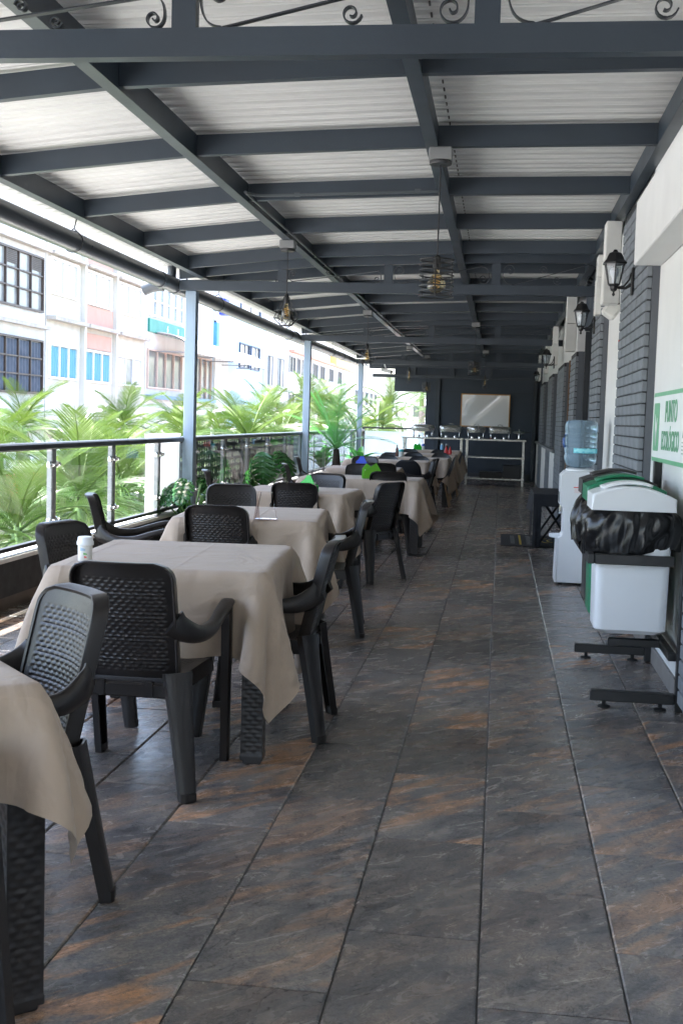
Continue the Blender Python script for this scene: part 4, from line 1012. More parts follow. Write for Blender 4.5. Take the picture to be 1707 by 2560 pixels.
def drape(w, d, ow, seed, poke=()):
    """position-based cloth laid over a table top w x d with overhang ow"""
    r = np.random.default_rng(seed); sp_ = .029
    nx, ny = int((w+2*ow)/sp_)+1, int((d+2*ow)/sp_)+1
    xs = np.linspace(-w/2-ow, w/2+ow, nx)+r.uniform(-.03, .03); ys = np.linspace(-d/2-ow, d/2+ow, ny)+r.uniform(-.03, .03)
    X, Y = np.meshgrid(xs, ys, indexing='ij'); P = np.stack([X, Y, np.full_like(X, TH+.012)], -1)
    P[..., 2] += r.normal(0, .0015, X.shape); V = np.zeros_like(P)
    dx, dy = xs[1]-xs[0], ys[1]-ys[0]; dg = math.hypot(dx, dy)
    cons = []
    def C_(a, b, l, k): cons.append((a, b, l, k))
    for o in (0, 1):
        C_((slice(o, nx-1, 2), slice(None)), (slice(o+1, nx, 2), slice(None)), dx, 1.0)
        C_((slice(None), slice(o, ny-1, 2)), (slice(None), slice(o+1, ny, 2)), dy, 1.0)
    for o in (0, 1):
        C_((slice(o, nx-1, 2), slice(0, ny-1)), (slice(o+1, nx, 2), slice(1, ny)), dg, .35)
        C_((slice(o, nx-1, 2), slice(1, ny)), (slice(o+1, nx, 2), slice(0, ny-1)), dg, .35)
    for st, k in ((3, .10),):
        for o in range(2*st):
            ia = [i for i in range(nx-st) if (i//st) % 2 == (o//st) % 2 and i % st == o % st]
            if ia and o < 2*st: C_((np.array(ia), slice(None)), (np.array(ia)+st, slice(None)), dx*st, k)
            ja = [i for i in range(ny-st) if (i//st) % 2 == (o//st) % 2 and i % st == o % st]
            if ja and o < 2*st: C_((slice(None), np.array(ja)), (slice(None), np.array(ja)+st), dy*st, k)
    hw, hd, rad = w/2-.010, d/2-.010, .012
    dt = 1/80; 
    def collide(P):
        q = np.stack([np.clip(P[..., 0], -hw, hw), np.clip(P[..., 1], -hd, hd), np.clip(P[..., 2], TH-.05, TH-rad)], -1)
        dv = P-q; l = np.linalg.norm(dv, axis=-1); ins = l < rad
        deep = l < 1e-6
        dv[deep] = (0, 0, 1); l = np.where(deep, 1, l)
        P[ins] = (q+dv/l[..., None]*rad)[ins]
        # legs and chair arms push the cloth outwards
        for (cx, cy, rr, z0, z1) in poke:
            m = (P[..., 2] > z0) & (P[..., 2] < z1); ddx, ddy = P[..., 0]-cx, P[..., 1]-cy; ll = np.hypot(ddx, ddy)+1e-9
            m &= ll < rr; f = rr/ll
            P[..., 0] = np.where(m, cx+ddx*f, P[..., 0]); P[..., 1] = np.where(m, cy+ddy*f, P[..., 1])
        return ins
    for it in range(190):
        V[..., 2] -= 9.8*dt; V *= .965
        if it < 60: V += r.normal(0, .02, V.shape)*(P[..., 2:] < TH-.03)
        prev = P.copy(); P = P+V*dt
        for _ in range(13):
            for a, b, l, k in cons:
                A, B = P[a], P[b]; dv = B-A; ln = np.sqrt((dv*dv).sum(-1, keepdims=True))+1e-9
                c = dv*((ln-l)/ln*.5*k); P[a] = A+c; P[b] = B-c
            ins = collide(P)
        V = (P-prev)/dt; V[ins] *= .5
    b = MB(); b.v = [tuple(p) for p in P.reshape(-1, 3)]
    b.f = [(i*ny+j, (i+1)*ny+j, (i+1)*ny+j+1, i*ny+j+1) for i in range(nx-1) for j in range(ny-1)]
    me = b.mesh('tablecloth', CLOTH, smooth=True, fixn=False)
    return me
corners = lambda w, d: [(sx*(w/2-.055), sy*(d/2-.055), .074, 0, TH-.05) for sx in (-1, 1) for sy in (-1, 1)]
CL = {'A': (.90, 1.08), 'B': (.94, .94), 'C': (1.28, .90)}
CL['S'] = (.94, .94)
CM_ = {k: [drape(*CL[k], .335, 11+i*5+ord(k), corners(*CL[k])) for i in range(2 if k != 'C' else 1)] for k in 'ABC'}
CM_['S'] = [drape(.94, .94, .235, 77, corners(.94, .94))]
def table(k, x, y, deg, tl, clab, var=0, flip=0):
    w, d = CL[k]
    t = thing('dining_table', tl, 'table', (x, y, 0), R(deg), 'dining tables in a row')
    part('table_top', LEGM, t, ((-w/2+.03, -d/2+.03, .725), (w/2-.03, d/2-.03, TH-.014)), bev=.008)
    part('apron', LEGM, t, ((-w/2+.04, -d/2+.04, .66), (w/2-.04, d/2-.04, .724)))
    for sx in (-1, 1):
        for sy in (-1, 1): link('leg', LEG, t, (sx*(w/2-.055), sy*(d/2-.055), 0))
    c = link('tablecloth', CM_[k][var % len(CM_[k])], None, (x, y, 0), (0, 0, R(deg+180*flip)))
    tag(c, clab, 'tablecloth', 'taupe tablecloths')
T = [('S', -1.635, 2.53, 42, 'table cut off by the left edge, one woven leg in the foreground', 'taupe cloth with its pointed corner hanging at the left edge of the photo', 0, 0),
     ('A', -1.355, 4.98, 4, 'table with the white-lidded jar, dark woven legs', 'taupe cloth under the white-lidded jar, corner hanging over the woven leg', 0, 0),
     ('A', -1.53, 7.32, 5, 'table with the clear napkin holder', 'taupe cloth under the clear napkin holder', 1, 0),
     ('B', -1.66, 9.86, -3, 'table with the first lime green napkin holder', 'taupe cloth under the nearer lime green napkin holder', 1, 0),
     ('C', -1.42, 12.38, 0, 'wide table with the second lime green napkin holder', 'taupe cloth under the second lime green holder, hanging low on the walkway side', 0, 0),
     ('B', -1.68, 14.85, 2, 'table with the blue napkin holder', 'taupe cloth under the blue napkin holder', 0, 1),
     ('C', -1.68, 17.95, 0, 'wide table behind the smooth black shell chair', 'taupe cloth behind the smooth black shell chair back', 0, 1),
     ('C', -1.44, 19.60, 0, 'wide table with the brown sauce bottle and teal-lidded jar', 'taupe cloth under the brown sauce bottle and teal-lidded jar', 0, 0),
     ('C', -1.42, 22.2, 1, 'wide table with the red holder', 'taupe cloth under the red holder', 0, 1),
     ('C', -1.45, 25.1, 0, 'last table before the buffet', 'taupe cloth of the last table before the buffet', 0, 0)]
for a in T: table(a[0], a[1], a[2], a[3], a[4], a[5], a[6], a[7])
TZ = TH+.0022
# jar
t = thing('seasoning_jar', 'clear jar with ribbed white lid and printed label on the nearest full table', 'jar', (-1.66, 4.60, TZ))
t.scale = (.78, .78, .72)
MB().lathe([(.036, 0), (.038, .004), (.038, .088), (.034, .094)], n=28).build('jar_body', mat('white_speckled_jar', (.74, .73, .70), .3, col2=(.55, .54, .50), scale=60), t, smooth=40)
b = MB(); b.lathe([(.043, .092), (.044, .096), (.044, .112), (.040, .118), (.039, .135), (.034, .140)], n=28); b.build('jar_lid', PLWHITE, t, smooth=40)
for nm, col, u0, u1, z0, z1 in (('label_red', (.6, .06, .04), .2, .55, .022, .034), ('label_green', (.12, .42, .10), .1, .6, .040, .052), ('label_blue', (.35, .5, .62), -.35, .35, .062, .082)):
    b = MB(); b.grid(lambda u, v: (.0384*math.sin(u0+(u1-u0)*u), -.0384*math.cos(u0+(u1-u0)*u), z0+(z1-z0)*v*(1-.5*u)), 6, 1); b.build(nm, mat(nm, col, .5, var=.2, scale=80), t)
# clear napkin holder
t = thing('napkin_holder', 'clear acrylic triangular napkin holder', 'napkin holder', (-1.36, 6.86, TZ), R(12))
ACR = thin_glass('acrylic', (.86, .80, .79), 1.5)
MB().prism([(-.075, .001), (-.035, .001), (-.052, .155)], 1, -.03, -.026).build('side_plate', ACR, t)
for s, nm in ((-1, 'left'), (1, 'right')):
    b = MB(); b.add([(s*.062, -.05, .004), (s*.062, .05, .004), (s*.030, .03, .16), (s*.030, -.03, .16)], [(0, 1, 2, 3)]); o = b.build('side_plate', ACR, t); md = o.modifiers.new('t', 'SOLIDIFY'); md.thickness = .004
part('base', ACR, t, ((-.064, -.052, 0), (.064, .052, .0035)))
part('edge_strip', mat('acrylic_edge', (.30, .22, .21), .25), t, ((-.065, -.054, .0), (.065, -.0525, .006)))
def card_holder(x, y, deg, col, nm, lab, s=1.0):
    t = thing('napkin_holder', lab, 'napkin holder', (x, y, TZ), R(deg)); M_ = mat(nm, col, .45, var=.05, scale=10)
    for k in (-1, 1):
        poly = [(-.075*s, .0), (.075*s, .0), (.078*s, .050*s), (.030*s, .125*s), (-.070*s, .060*s)]
        if k > 0: poly = [(-.075*s, .0), (.075*s, .0), (.070*s, .045*s), (-.040*s, .120*s), (-.072*s, .08*s)]
        MB().prism(poly, 1, k*.022*s-.0025, k*.022*s+.0025).build('card_side', M_, t)
    part('base', M_, t, ((-.075*s, -.0194*s, 0), (.075*s, .0194*s, .005)))
    part('napkins', mat('paper_white', (.8, .8, .78), .8), t, ((-.055*s, -.012*s, .0055), (.055*s, .012*s, .07*s)))
card_holder(-1.55, 9.62, -35, (.02, .40, .05), 'bright_green_plastic', 'bright green napkin holder beside the chair back', 1.15)
card_holder(-1.30, 12.12, 20, (.12, .42, .02), 'lime_plastic', 'lime green napkin holder in front of the dark chair back', 1.3)
card_holder(-1.74, 15.05, -30, (.012, .05, .40), 'blue_plastic', 'bright blue napkin holder', 1.15)
card_holder(-1.72, 25.0, 20, (.02, .50, .03), 'far_green_plastic', 'small green napkin holder on the last table', 1.1)
def bottle(x, y, prof, m, capm, capz, nm, lab, cat):
    t = thing(nm, lab, cat, (x, y, TZ))
    MB().lathe(prof, n=16).build('body', m, t, smooth=40)
    MB().lathe([(capz[0], capz[1]), (capz[0], capz[2]), (capz[0]*.5, capz[2]+.008)], n=16).build('cap', capm, t, smooth=40)
bottle(-1.72, 19.95, [(.026, 0), (.027, .11), (.012, .15), (.010, .165)], mat('brown_sauce', (.10, .03, .02), .2), BLACK, (.012, .166, .185), 'sauce_bottle', 'brown sauce bottle with black cap', 'bottle')
bottle(-1.64, 19.85, [(.04, 0), (.041, .075), (.038, .082)], mat('pale_jar', (.6, .62, .58), .3), mat('teal_plastic', (.03, .38, .42), .4), (.042, .083, .115), 'seasoning_jar', 'clear jar with teal lid beside the sauce bottle', 'jar')
t = thing('condiment_holder', 'red twin squeeze-bottle holder on a far table', 'holder', (-.95, 22.15, TZ)); REDP = mat('red_plastic', (.55, .03, .03), .4)
for s in (-1, 1): MB().lathe([(.035, 0), (.036, .06), (.022, .10), (.012, .125), (.006, .15)], (s*.036, 0, 0), 14).build('squeeze_bottle', REDP, t, smooth=40)
bottle(-1.60, 25.0, [(.032, 0), (.033, .07), (.03, .08)], mat('pale_jar', (.6, .62, .58), .3), mat('cap_blue', (.03, .10, .5), .4), (.033, .081, .12), 'seasoning_jar', 'small jar with dark blue lid on the last table', 'jar')
bottle(-1.22, 25.2, [(.03, 0), (.031, .10), (.02, .12)], mat('light_blue_plastic', (.20, .45, .75), .4), PLWHITE, (.02, .121, .14), 'water_bottle', 'small light blue bottle on the last table', 'bottle')
bottle(-1.12, 25.25, [(.03, 0), (.031, .10), (.028, .105)], mat('brown_sauce', (.10, .03, .02), .2), GREYBOX, (.03, .106, .135), 'seasoning_jar', 'brown jar next to the small light blue bottle', 'jar')

# ================================================================ POTTED PLANTS
def leafmat(nm, c, c2, rough=.3, tr=.25):
    return mat(nm, c, rough, col2=c2, scale=9, bump=.1, bscale=30, trans=tr, spec=.5)
MONM = leafmat('monstera_leaf', (.018, .115, .022), (.045, .20, .040), .22, .15); STEMM = mat('green_stem', (.08, .20, .05), .5, var=.15)
def split_leaf(L, W, lobes=6, droop=.35, notch=.78, seed=0):
    """heart-shaped leaf with deep notches, lying along +Y, drooping at the tip"""
    r = np.random.default_rng(seed); b = MB(); n = lobes*10
    def z_of(x, y): return -droop*(y/L)**2*L*.5-.25*abs(x)**1.5+.02*math.sin(y*40/L*.5)*abs(x)/W
    mid = [(0, y, z_of(0, y)) for y in np.linspace(-.12*L, L, n+1)]
    for s in (-1, 1):
        o = len(b.v)
        for i in range(n+1):
            t = i/n; y = -.12*L+1.12*L*t
            half = W/2*(math.sin(PI*min(1, t*.92+.08))**.55)*(1-.25*t)
            k = (t*lobes) % 1; cut = 1
            if .12 < t < .92 and k > .60: cut = 1-notch*math.sin(PI*(k-.60)/.40)
            h = half*cut; ym = y+.16*L*(1-t)*0+h*.35
            b.v.append((0, y, z_of(0, y)+.0)); xm = s*h*.5; b.v.append((xm, y+h*.12, z_of(xm, y+h*.12)+.012)); xe = s*h; b.v.append((xe, y+h*.30, z_of(xe, y+h*.3)))
        for i in range(n):
            for q in range(2): b.f.append((o+3*i+q, o+3*i+q+1, o+3*i+q+4, o+3*i+q+3))
    return b
def plant_leafy(t, n, L, h0, spread, seed, W=None, m=MONM, tilt=(20, 70), stems=True, az=None):
    r = np.random.default_rng(seed); mes = [split_leaf(L, W or L*.85, 6, .5, .75, seed+i).mesh('leaf', m, smooth=True) for i in range(3)]
    for i in range(n):
        a = az[i] if az else i*2.4+r.uniform(-.3, .3); rad = spread*r.uniform(.45, 1); z = h0*r.uniform(.55, 1.05)
        p = Vector((rad*math.cos(a), rad*math.sin(a), z)); s = r.uniform(.75, 1.15)
        o = link('leaf', mes[i % 3], t, p, Euler((R(-r.uniform(*tilt)), R(r.uniform(-15, 15)), a-PI/2), 'ZYX') if 0 else (0, 0, 0))
        o.rotation_euler = (Matrix.Rotation(a-PI/2, 3, 'Z') @ Matrix.Rotation(R(-r.uniform(*tilt)), 3, 'X') @ Matrix.Rotation(R(r.uniform(-18, 18)), 3, 'Y')).to_euler(); o.scale = (s, s, s)
        if stems: MB().tube([(0, 0, .02), (p.x*.25, p.y*.25, z*.6), (p.x*.75, p.y*.75, z*.97), tuple(p)], .007, 6).build('stem', STEMM, t, smooth=True)
POTM = mat('black_planter', (.02, .02, .021), .5, var=.1)
def pot(t, r, h): 
    MB().lathe([(r*.75, 0), (r*.8, .01), (r, h), (r*.93, h), (r*.9, h-.03), (0, h-.03)], n=24, cap=False).build('pot', POTM, t, smooth=40)
    MB().lathe([(r*.9, h-.029), (0, h-.025)], n=16, cap=False).build('soil', mat('dark_soil', (.03, .022, .016), .95, bump=.4), t)
t = thing('potted_plant', 'low bushy split-leaf plant at the foot of the first column', 'plant', (-3.02, 11.45, 0))
pot(t, .15, .26); plant_leafy(t, 22, .28, .72, .34, 5, .22, m=leafmat('split_leaf', (.012, .065, .016), (.035, .13, .030), .22, .1), tilt=(5, 65))
MON2 = leafmat('glossy_monstera_leaf', (.012, .062, .014), (.035, .13, .026), .15, .08)
t = thing('monstera_plant', 'tall monstera with big glossy leaves in front of the perforated screen', 'plant', (-2.92, 14.6, 0))
pot(t, .16, .30); plant_leafy(t, 7, .32, .95, .27, 9, .34, m=MON2, tilt=(35, 85), az=[-2.5, -.65, 2.6, .5, -1.6, 1.6, -3.0])
FRNP = leafmat('potted_palm_leaf', (.07, .30, .07), (.16, .46, .13), .35, .35)
def frond_mesh(L, n, lw, ll, droop, m, name='palm_frond', hang=.6, r0=.012, vee=.5, seed=0, seg=2):
    """feather palm leaf along +Y arching down; leaflets on both sides"""
    r = np.random.default_rng(seed); b = MB(); pts = []
    for i in range(13):
        t = i/12; pts.append(Vector((0, L*(t-.12*droop*t*t), -L*droop*.55*t**2.2)))
    b.tube([tuple(p) for p in pts], [r0*(1-.85*i/12) for i in range(13)], 5)
    def at(t):
        q = t*12; i = min(11, int(q)); return pts[i].lerp(pts[i+1], q-i), (pts[i+1]-pts[i]).normalized()
    for k in range(n):
        t = .10+.90*k/(n-1); p, d = at(t); l = ll*(math.sin(PI*(.12+.80*t))**.7)*r.uniform(.85, 1.1)
        side = d.cross(Vector((0, 0, 1))).normalized(); up = side.cross(d)
        for s in (-1, 1):
            dr = (side*s*.85+d*(.45+.65*t)+up*vee*r.uniform(.6, 1.2)).normalized()
            w_ = lw*r.uniform(.8, 1.15)
            prev = p; o = len(b.v); cur = Vector(dr)
            wv = d.lerp(up, .35).normalized()
            b.v += [tuple(p-wv*w_*.35), tuple(p+wv*w_*.35)]
            for q in range(1, seg+1):
                prev = prev+cur*l/seg; cur = (cur+Vector((0, 0, -hang*r.uniform(.7, 1.3)/seg*1.3))).normalized()
                ww = w_*(.5 if q < seg else .06)
                b.v += [tuple(prev-wv*ww), tuple(prev+wv*ww)]
                b.f.append((o+2*q-2, o+2*q-1, o+2*q+1, o+2*q))
    me = bpy.data.meshes.new(name); me.from_pydata(b.v, [], b.f); me.materials.append(m); me.polygons.foreach_set('use_smooth', [True]*len(me.polygons)); me.update(); return me
def place_frond(t, me, z, a, elev, s=1.0, roll=0, x=0, y=0):
    o = link('palm_frond', me, t, (x, y, z)); o.scale = (s, s, s)
    o.rotation_euler = (Matrix.Rotation(a, 3, 'Z') @ Matrix.Rotation(R(elev), 3, 'X') @ Matrix.Rotation(roll, 3, 'Y')).to_euler(); return o
t = thing('potted_palm', 'artificial feather palm with dark trunk in front of the third screen', 'potted palm', (-2.95, 21.3, 0))
pot(t, .17, .28)
MB().tube([(0, 0, .2), (.01, 0, .5), (0, .01, .82)], [.075, .085, .05], 12).build('trunk', mat('dark_fibre_trunk', (.03, .022, .016), .9, var=.3, scale=20, bump=.6, bscale=60), t, smooth=40)
fm_ = [frond_mesh(1.15, 52, .0085, .25, dr, FRNP, hang=.25, vee=.35, seed=i, r0=.010) for i, dr in enumerate((.3, .6, .9))]
for i in range(15):
    el = 78-62*(i/14)**1.1; place_frond(t, fm_[min(2, i//5)], .80+.02*random.random(), i*2.4, el, random.uniform(.85, 1.1)*(1 if i > 3 else 1.12))
t = thing('fern_plant', 'birds-nest fern with broad bright green leaves right of the potted palm', 'plant', (-2.88, 24.4, 0))
pot(t, .17, .30)
FERN = leafmat('fern_leaf', (.035, .26, .03), (.08, .38, .06), .3, .3)
b = MB(); 
def strap(u, v): 
    y = .75*v; wv = .075*math.sin(PI*min(1, .12+.88*v))**.6*(1 if v < .97 else .3); x = wv*(2*u-1)
    return (x, y-.25*v*v*.5, .0+.10*math.sin(PI*v)*.5-.30*v**3+.35*abs(x))
b.grid(strap, 4, 12); fme = b.mesh('leaf', FERN, smooth=True)
for i in range(16):
    o = link('leaf', fme, t, (0, 0, .29)); o.rotation_euler = (Matrix.Rotation(i*2.4, 3, 'Z') @ Matrix.Rotation(R(74-2.6*i), 3, 'X')).to_euler(); s = .85+.25*random.random(); o.scale = (s, s, s)

# ================================================================ STREET
GZ = -4.5
gm = MB().box((-400, -200, GZ-.3), (300, 600, GZ)); go = gm.build('street_ground', mat('pale_paving', (.38, .375, .36), .85, var=.12, scale=.6, bump=.1, bscale=5), None)
tag(go, 'pale paved pedestrian street below the terrace', kind='structure')
# building storey under the terrace and building mass behind the wall
t = thing('lower_storey', 'white building storey that carries the terrace', 'building', (0, 12, GZ))
part('wall', WHITE, t, ((-3.40, -17, .01), (6, 17, 4.24)))
t = thing('upper_storeys', 'white building volume behind the terrace wall', 'building', (4, 12, -.2))
part('wall', WHITE, t, ((-2.49, -17, 0), (4, 22, 3.5)))
part('sun_block_slab', WHITE, t, ((-3.02, -17, 3.52), (4, 22, 3.75)))  # unseen cover added to block sun leaking in over the wall top
# ---------------------------------------------------------------- facades across the street
FX = -16.0
CREAM = mat('cream_facade', (.54, .52, .47), .85, var=.14, scale=.9, bump=.1, bscale=12, stretch=(1, 2.2, .5))
PINK = mat('pink_panel', (.46, .28, .22), .85, var=.06, scale=2)
LBLUE = mat('pale_blue_facade', (.42, .58, .70), .85, var=.04, scale=1)
PALEW = mat('white_facade', (.58, .58, .57), .85, var=.12, scale=.9, stretch=(1, 2.2, .5))
BRN = mat('dark_brown_window_frame', (.05, .035, .028), .5, var=.1)
GRF = mat('grey_window_frame', (.20, .21, .22), .5, var=.1)
WFR = mat('white_window_frame', (.75, .75, .74), .5)
DPANE = mat('dark_facade_pane', (.10, .11, .115), .12, var=.3, scale=2)
GPANE = mat('pale_facade_pane', (.24, .25, .245), .15, var=.25, scale=1.5)
CURT = mat('blue_curtain', (.11, .30, .38), .8, var=.25, scale=5, stretch=(1, 6, .3))
WCURT = mat('white_curtain', (.50, .49, .45), .8, var=.15, scale=5, stretch=(1, 6, .3))
LEDGE = mat('stained_ledge', (.40, .37, .33), .9, var=.25, scale=3, bump=.2)
def building(name, lab, y0, y1, z1, m, depth=9, cat='building'):
    t = thing(name, lab, cat, (FX, (y0+y1)/2, GZ)); t['yc'] = (y0+y1)/2
    part('wall', m, t, ((-depth, y0-t['yc'], .01), (0, y1-t['yc'], z1-GZ))); return t
def win(t, y0, y1, z0, z1, cols, rows, fm, pm, fw=.07, dep=.10, curtain=None, panes=True):
    yc = t['yc']; a, b, c, d = y0-yc, y1-yc, z0-GZ, z1-GZ
    bx = [((.004, a, c), (dep, a+fw, d)), ((.004, b-fw, c), (dep, b, d)), ((.004, a+fw+.001, c), (dep, b-fw-.001, c+fw)), ((.004, a+fw+.001, d-fw), (dep, b-fw-.001, d))]
    w_ = part('window', fm, t, *bx)
    cw = (b-a-2*fw)/cols; rh = (d-c-2*fw)/len(rows) if not isinstance(rows, int) else (d-c-2*fw)/rows
    nr = rows if isinstance(rows, int) else len(rows)
    for i in range(1, cols): part('mullion', fm, w_, ((.006, a+fw+cw*i-.025, c+fw+.001), (dep-.01, a+fw+cw*i+.025, d-fw-.001)))
    for j in range(1, nr): part('transom', fm, w_, ((.008, a+fw+.001, c+fw+rh*j-.025), (dep-.02, b-fw-.001, c+fw+rh*j+.025)))
    part('pane', pm, w_, ((.003, a+fw+.001, c+fw+.001), (.0055, b-fw-.001, d-fw-.001)))
    if curtain:
        for i in range(cols):
            if curtain.name != 'white_curtain' or i % 2 == 0:
                n = 10; bb = MB(); y_0 = a+fw+cw*i+.06; y_1 = a+fw+cw*(i+1)-.06
                bb.grid(lambda u, v: (.03+.018*math.sin(u*n*2.2), y_0+(y_1-y_0)*u, c+fw+.03+(d-c-2*fw-.06)*v), 24, 1); bb.build('curtain', curtain, w_, smooth=True)
    return w_
def ledge(t, y0, y1, z, h=.14, dep=.28, m=LEDGE, nm='ledge'):
    yc = t['yc']; return part(nm, m, t, ((.003, y0-yc, z-h-GZ), (dep, y1-yc, z-GZ)))
def wpanel(t, y0, y1, z0, z1, m, dep=.05, nm='wall_panel'):
    yc = t['yc']; return part(nm, m, t, ((.002, y0-yc, z0-GZ), (dep, y1-yc, z1-GZ)))
B0 = building('apartment_building', 'cream apartment block mostly cut off at the left edge', 14, 27.9, 11.5, CREAM)
for y in (15.5, 19, 22.5, 25.2):
    for z in (2.4, 4.75): win(B0, y, y+2.3, z, z+1.4, 3, 2, GRF, DPANE)
B1 = building('apartment_building', 'white apartment block with large dark brown framed windows at the left edge', 28, 39.95, 11.5, PALEW)
for ya, yb in ((35.4, 39.65), (29, 33.6)):
    w_ = win(B1, ya, yb, 4.73, 6.63, 4, 3, BRN, GPANE); 
    bb = MB()
    for k in range(7): bb.box((.03, ya-B1['yc']+1.17, 6.13-GZ+k*.06), (.06, ya-B1['yc']+2.0, 6.16-GZ+k*.06)); bb.box((.03, yb-B1['yc']-1.0, 6.13-GZ+k*.06), (.06, yb-B1['yc']-.15, 6.16-GZ+k*.06))
    tag(bb.build('louvres', BRN, w_), kind='stuff')
    win(B1, ya, yb, 1.9, 3.78, 4, 3, BRN, DPANE, curtain=mat('slate_curtain', (.05, .065, .09), .8, var=.2, scale=4))
ledge(B1, 28.1, 39.9, 4.28, .12); ledge(B1, 28.1, 39.9, 6.95, .10); ledge(B1, 28.1, 39.9, .9, .2)
B2 = building('apartment_building', 'white apartment block with pink panels and bright blue curtains', 40.05, 51.7, 10.5, CREAM)
for ya, yb, cur, fm2 in ((40.25, 43.1, CURT, WFR), (43.75, 46.9, CURT, WFR), (47.6, 51.1, WCURT, WFR)):
    win(B2, ya, yb, 2.5, 3.75, 3, 1, fm2, GPANE, curtain=cur)
    win(B2, ya, yb, 5.50, 6.80, 4, 1, fm2, mat('bleached_pane', (.38, .39, .39), .3, var=.1), curtain=WCURT)
for ya, yb in ((40.1, 43.5), (43.7, 47.2), (47.5, 51.6)):
    ledge(B2, ya, yb, 4.70, .13, .35); ledge(B2, ya, yb, 6.98, .10, .3)
wpanel(B2, 43.8, 47.15, 4.72, 5.46, PINK); wpanel(B2, 43.8, 47.0, 3.80, 4.40, PINK); wpanel(B2, 43.8, 47.1, 7.0, 7.8, PINK)
for y in (43.6, 47.35): wpanel(B2, y-.1, y+.1, -.4, 9.5, CREAM, .18, 'pier')
ledge(B2, 40.1, 51.6, .7, .2)
B3 = building('shop_building', 'building with teal sign panel, arched awning and large glazed windows', 51.85, 64.3, 10.5, PALEW)
win(B3, 52.1, 58.0, 5.80, 7.24, 5, 2, WFR, mat('blueish_pane', (.20, .25, .28), .15, var=.3, scale=2))
win(B3, 52.0, 57.8, 2.5, 4.3, 4, 1, mat('pinkish_frame', (.5, .38, .32), .6), mat('grey_glazing', (.16, .17, .165), .15, var=.35, scale=1.2))
win(B3, 60.4, 63.9, 2.0, 4.4, 3, 1, mat('pinkish_frame', (.5, .38, .32), .6), mat('grey_glazing', (.16, .17, .165), .15))
sp_ = wpanel(B3, 52.1, 58.0, 5.06, 5.66, mat('teal_sign', (.01, .20, .16), .5, var=.1, scale=2), .10, 'sign_panel')
for txt, yy in (('6', 55.0), ('11', 56.8)):
    me = text_mesh(txt, .42, .005); me.materials.append(PLWHITE); o = link('sign_mark', me, sp_, (.107, yy-B3['yc'], 5.36-GZ)); o.rotation_euler = Matrix(((0, 0, 1), (1, 0, 0), (0, 1, 0))).to_euler()
AW = mat('white_awning', (.72, .72, .74), .6, var=.08, scale=2)
aw = MB(); aw.grid(lambda u, v: (1.7*math.sin(v*PI/2)+.05, 53.2+17.2*u-B3['yc'], 4.25+.85*math.cos(v*PI/2)+.025*math.cos(u*2*PI*22)-GZ), 176, 8)
ao = aw.build('awning', AW, B3, smooth=True); md = ao.modifiers.new('t', 'SOLIDIFY'); md.thickness = .02
bb = MB()
for k in range(5):
    yk = 53.3+17.0*k/4-B3['yc']; bb.tube([(1.72*math.sin(v*PI/2)+.02, yk, 4.20+.85*math.cos(v*PI/2)-GZ) for v in np.linspace(0, 1, 9)], .03, 5); bb.tube([(.02, yk, 4.22-GZ), (1.74, yk, 4.22-GZ)], .03, 5)
tag(bb.build('awning_frame', GRF, B3), kind='stuff')
ledge(B3, 51.9, 64.2, 2.2, .18, .3, mat('blue_ledge', (.15, .25, .38), .7))
B4 = building('apartment_building', 'pale blue building with small two-pane windows', 64.45, 78.2, 10.5, LBLUE)
wpanel(B4, 64.5, 67.6, -.5, 9.5, PALEW, .12)
for ya, yb, za, zc_ in ((64.8, 67.1, 4.4, 5.65), (70.9, 73.7, 4.30, 5.84), (74.2, 76.9, 4.30, 5.84), (64.6, 67.0, 6.9, 7.5), (71, 76.9, 7.2, 8.4)): win(B4, ya, yb, za, zc_, 2, 1, mat('navy_frame', (.03, .05, .10), .5), GPANE, curtain=WCURT)
wpanel(B4, 64.45, 65.0, 4.7, 6.5, mat('blue_banner', (.06, .25, .62), .5), .20, 'banner'); wpanel(B4, 65.1, 66.0, 7.0, 7.9, mat('blue_box', (.03, .06, .45), .5), .5, 'blue_box')
wpanel(B4, 58.9+5.6, 60.3+5.6, 5.2, 6.6, mat('grey_poster', (.55, .55, .56), .6, var=.25, scale=6), .16, 'poster')
B5 = building('apartment_building', 'white apartment block with stained arched panels and tall blue-white windows', 78.35, 87.4, 10.5, PALEW)
for ya, yb in ((78.7, 81.4), (82.4, 85.6)):
    win(B5, ya, yb, 3.5, 5.6, 3, 1, GRF, mat('blueish_pane', (.20, .25, .28), .15), curtain=WCURT)
    wpanel(B5, ya, yb, 5.75, 7.2, mat('stained_panel', (.42, .38, .34), .9, col2=(.72, .69, .64), scale=1.6), .10)
    bb = MB(); bb.prism([((ya+yb)/2-B5['yc']+.7*math.cos(a), 6.0-GZ+1.0*max(0, math.sin(a))) for a in np.linspace(0, PI, 10)], 0, .102, .14); bb.build('arch_panel', PINK, B5)
for y in (78.45, 81.9, 86.4): wpanel(B5, y-.1, y+.15, -.4, 9, PALEW, .25, 'pier')
B6 = building('apartment_building', 'long white block with dark windows and red tile edge', 87.55, 127, 9.5, PALEW)
for y in (88.0, 91.6, 93.9, 99.4, 103.5, 109, 115): win(B6, y, y+(2.6 if y not in (91.6,) else 1.2), 4.75, 6.0, 2, 1, GRF, DPANE); win(B6, y, y+2.4, 1.6, 3.2, 2, 1, GRF, DPANE)
wpanel(B6, 109.5, 120, 6.3, 7.2, mat('yellow_panel', (.62, .46, .16), .8), .6, 'balcony'); ledge(B6, 87.6, 126.8, 6.42, .16, .5, mat('pink_tile_edge', (.55, .25, .20), .8), 'tile_edge')
B7 = building('apartment_building', 'low pale block closing the street in the distance', 127.2, 180, 8.0, CREAM)
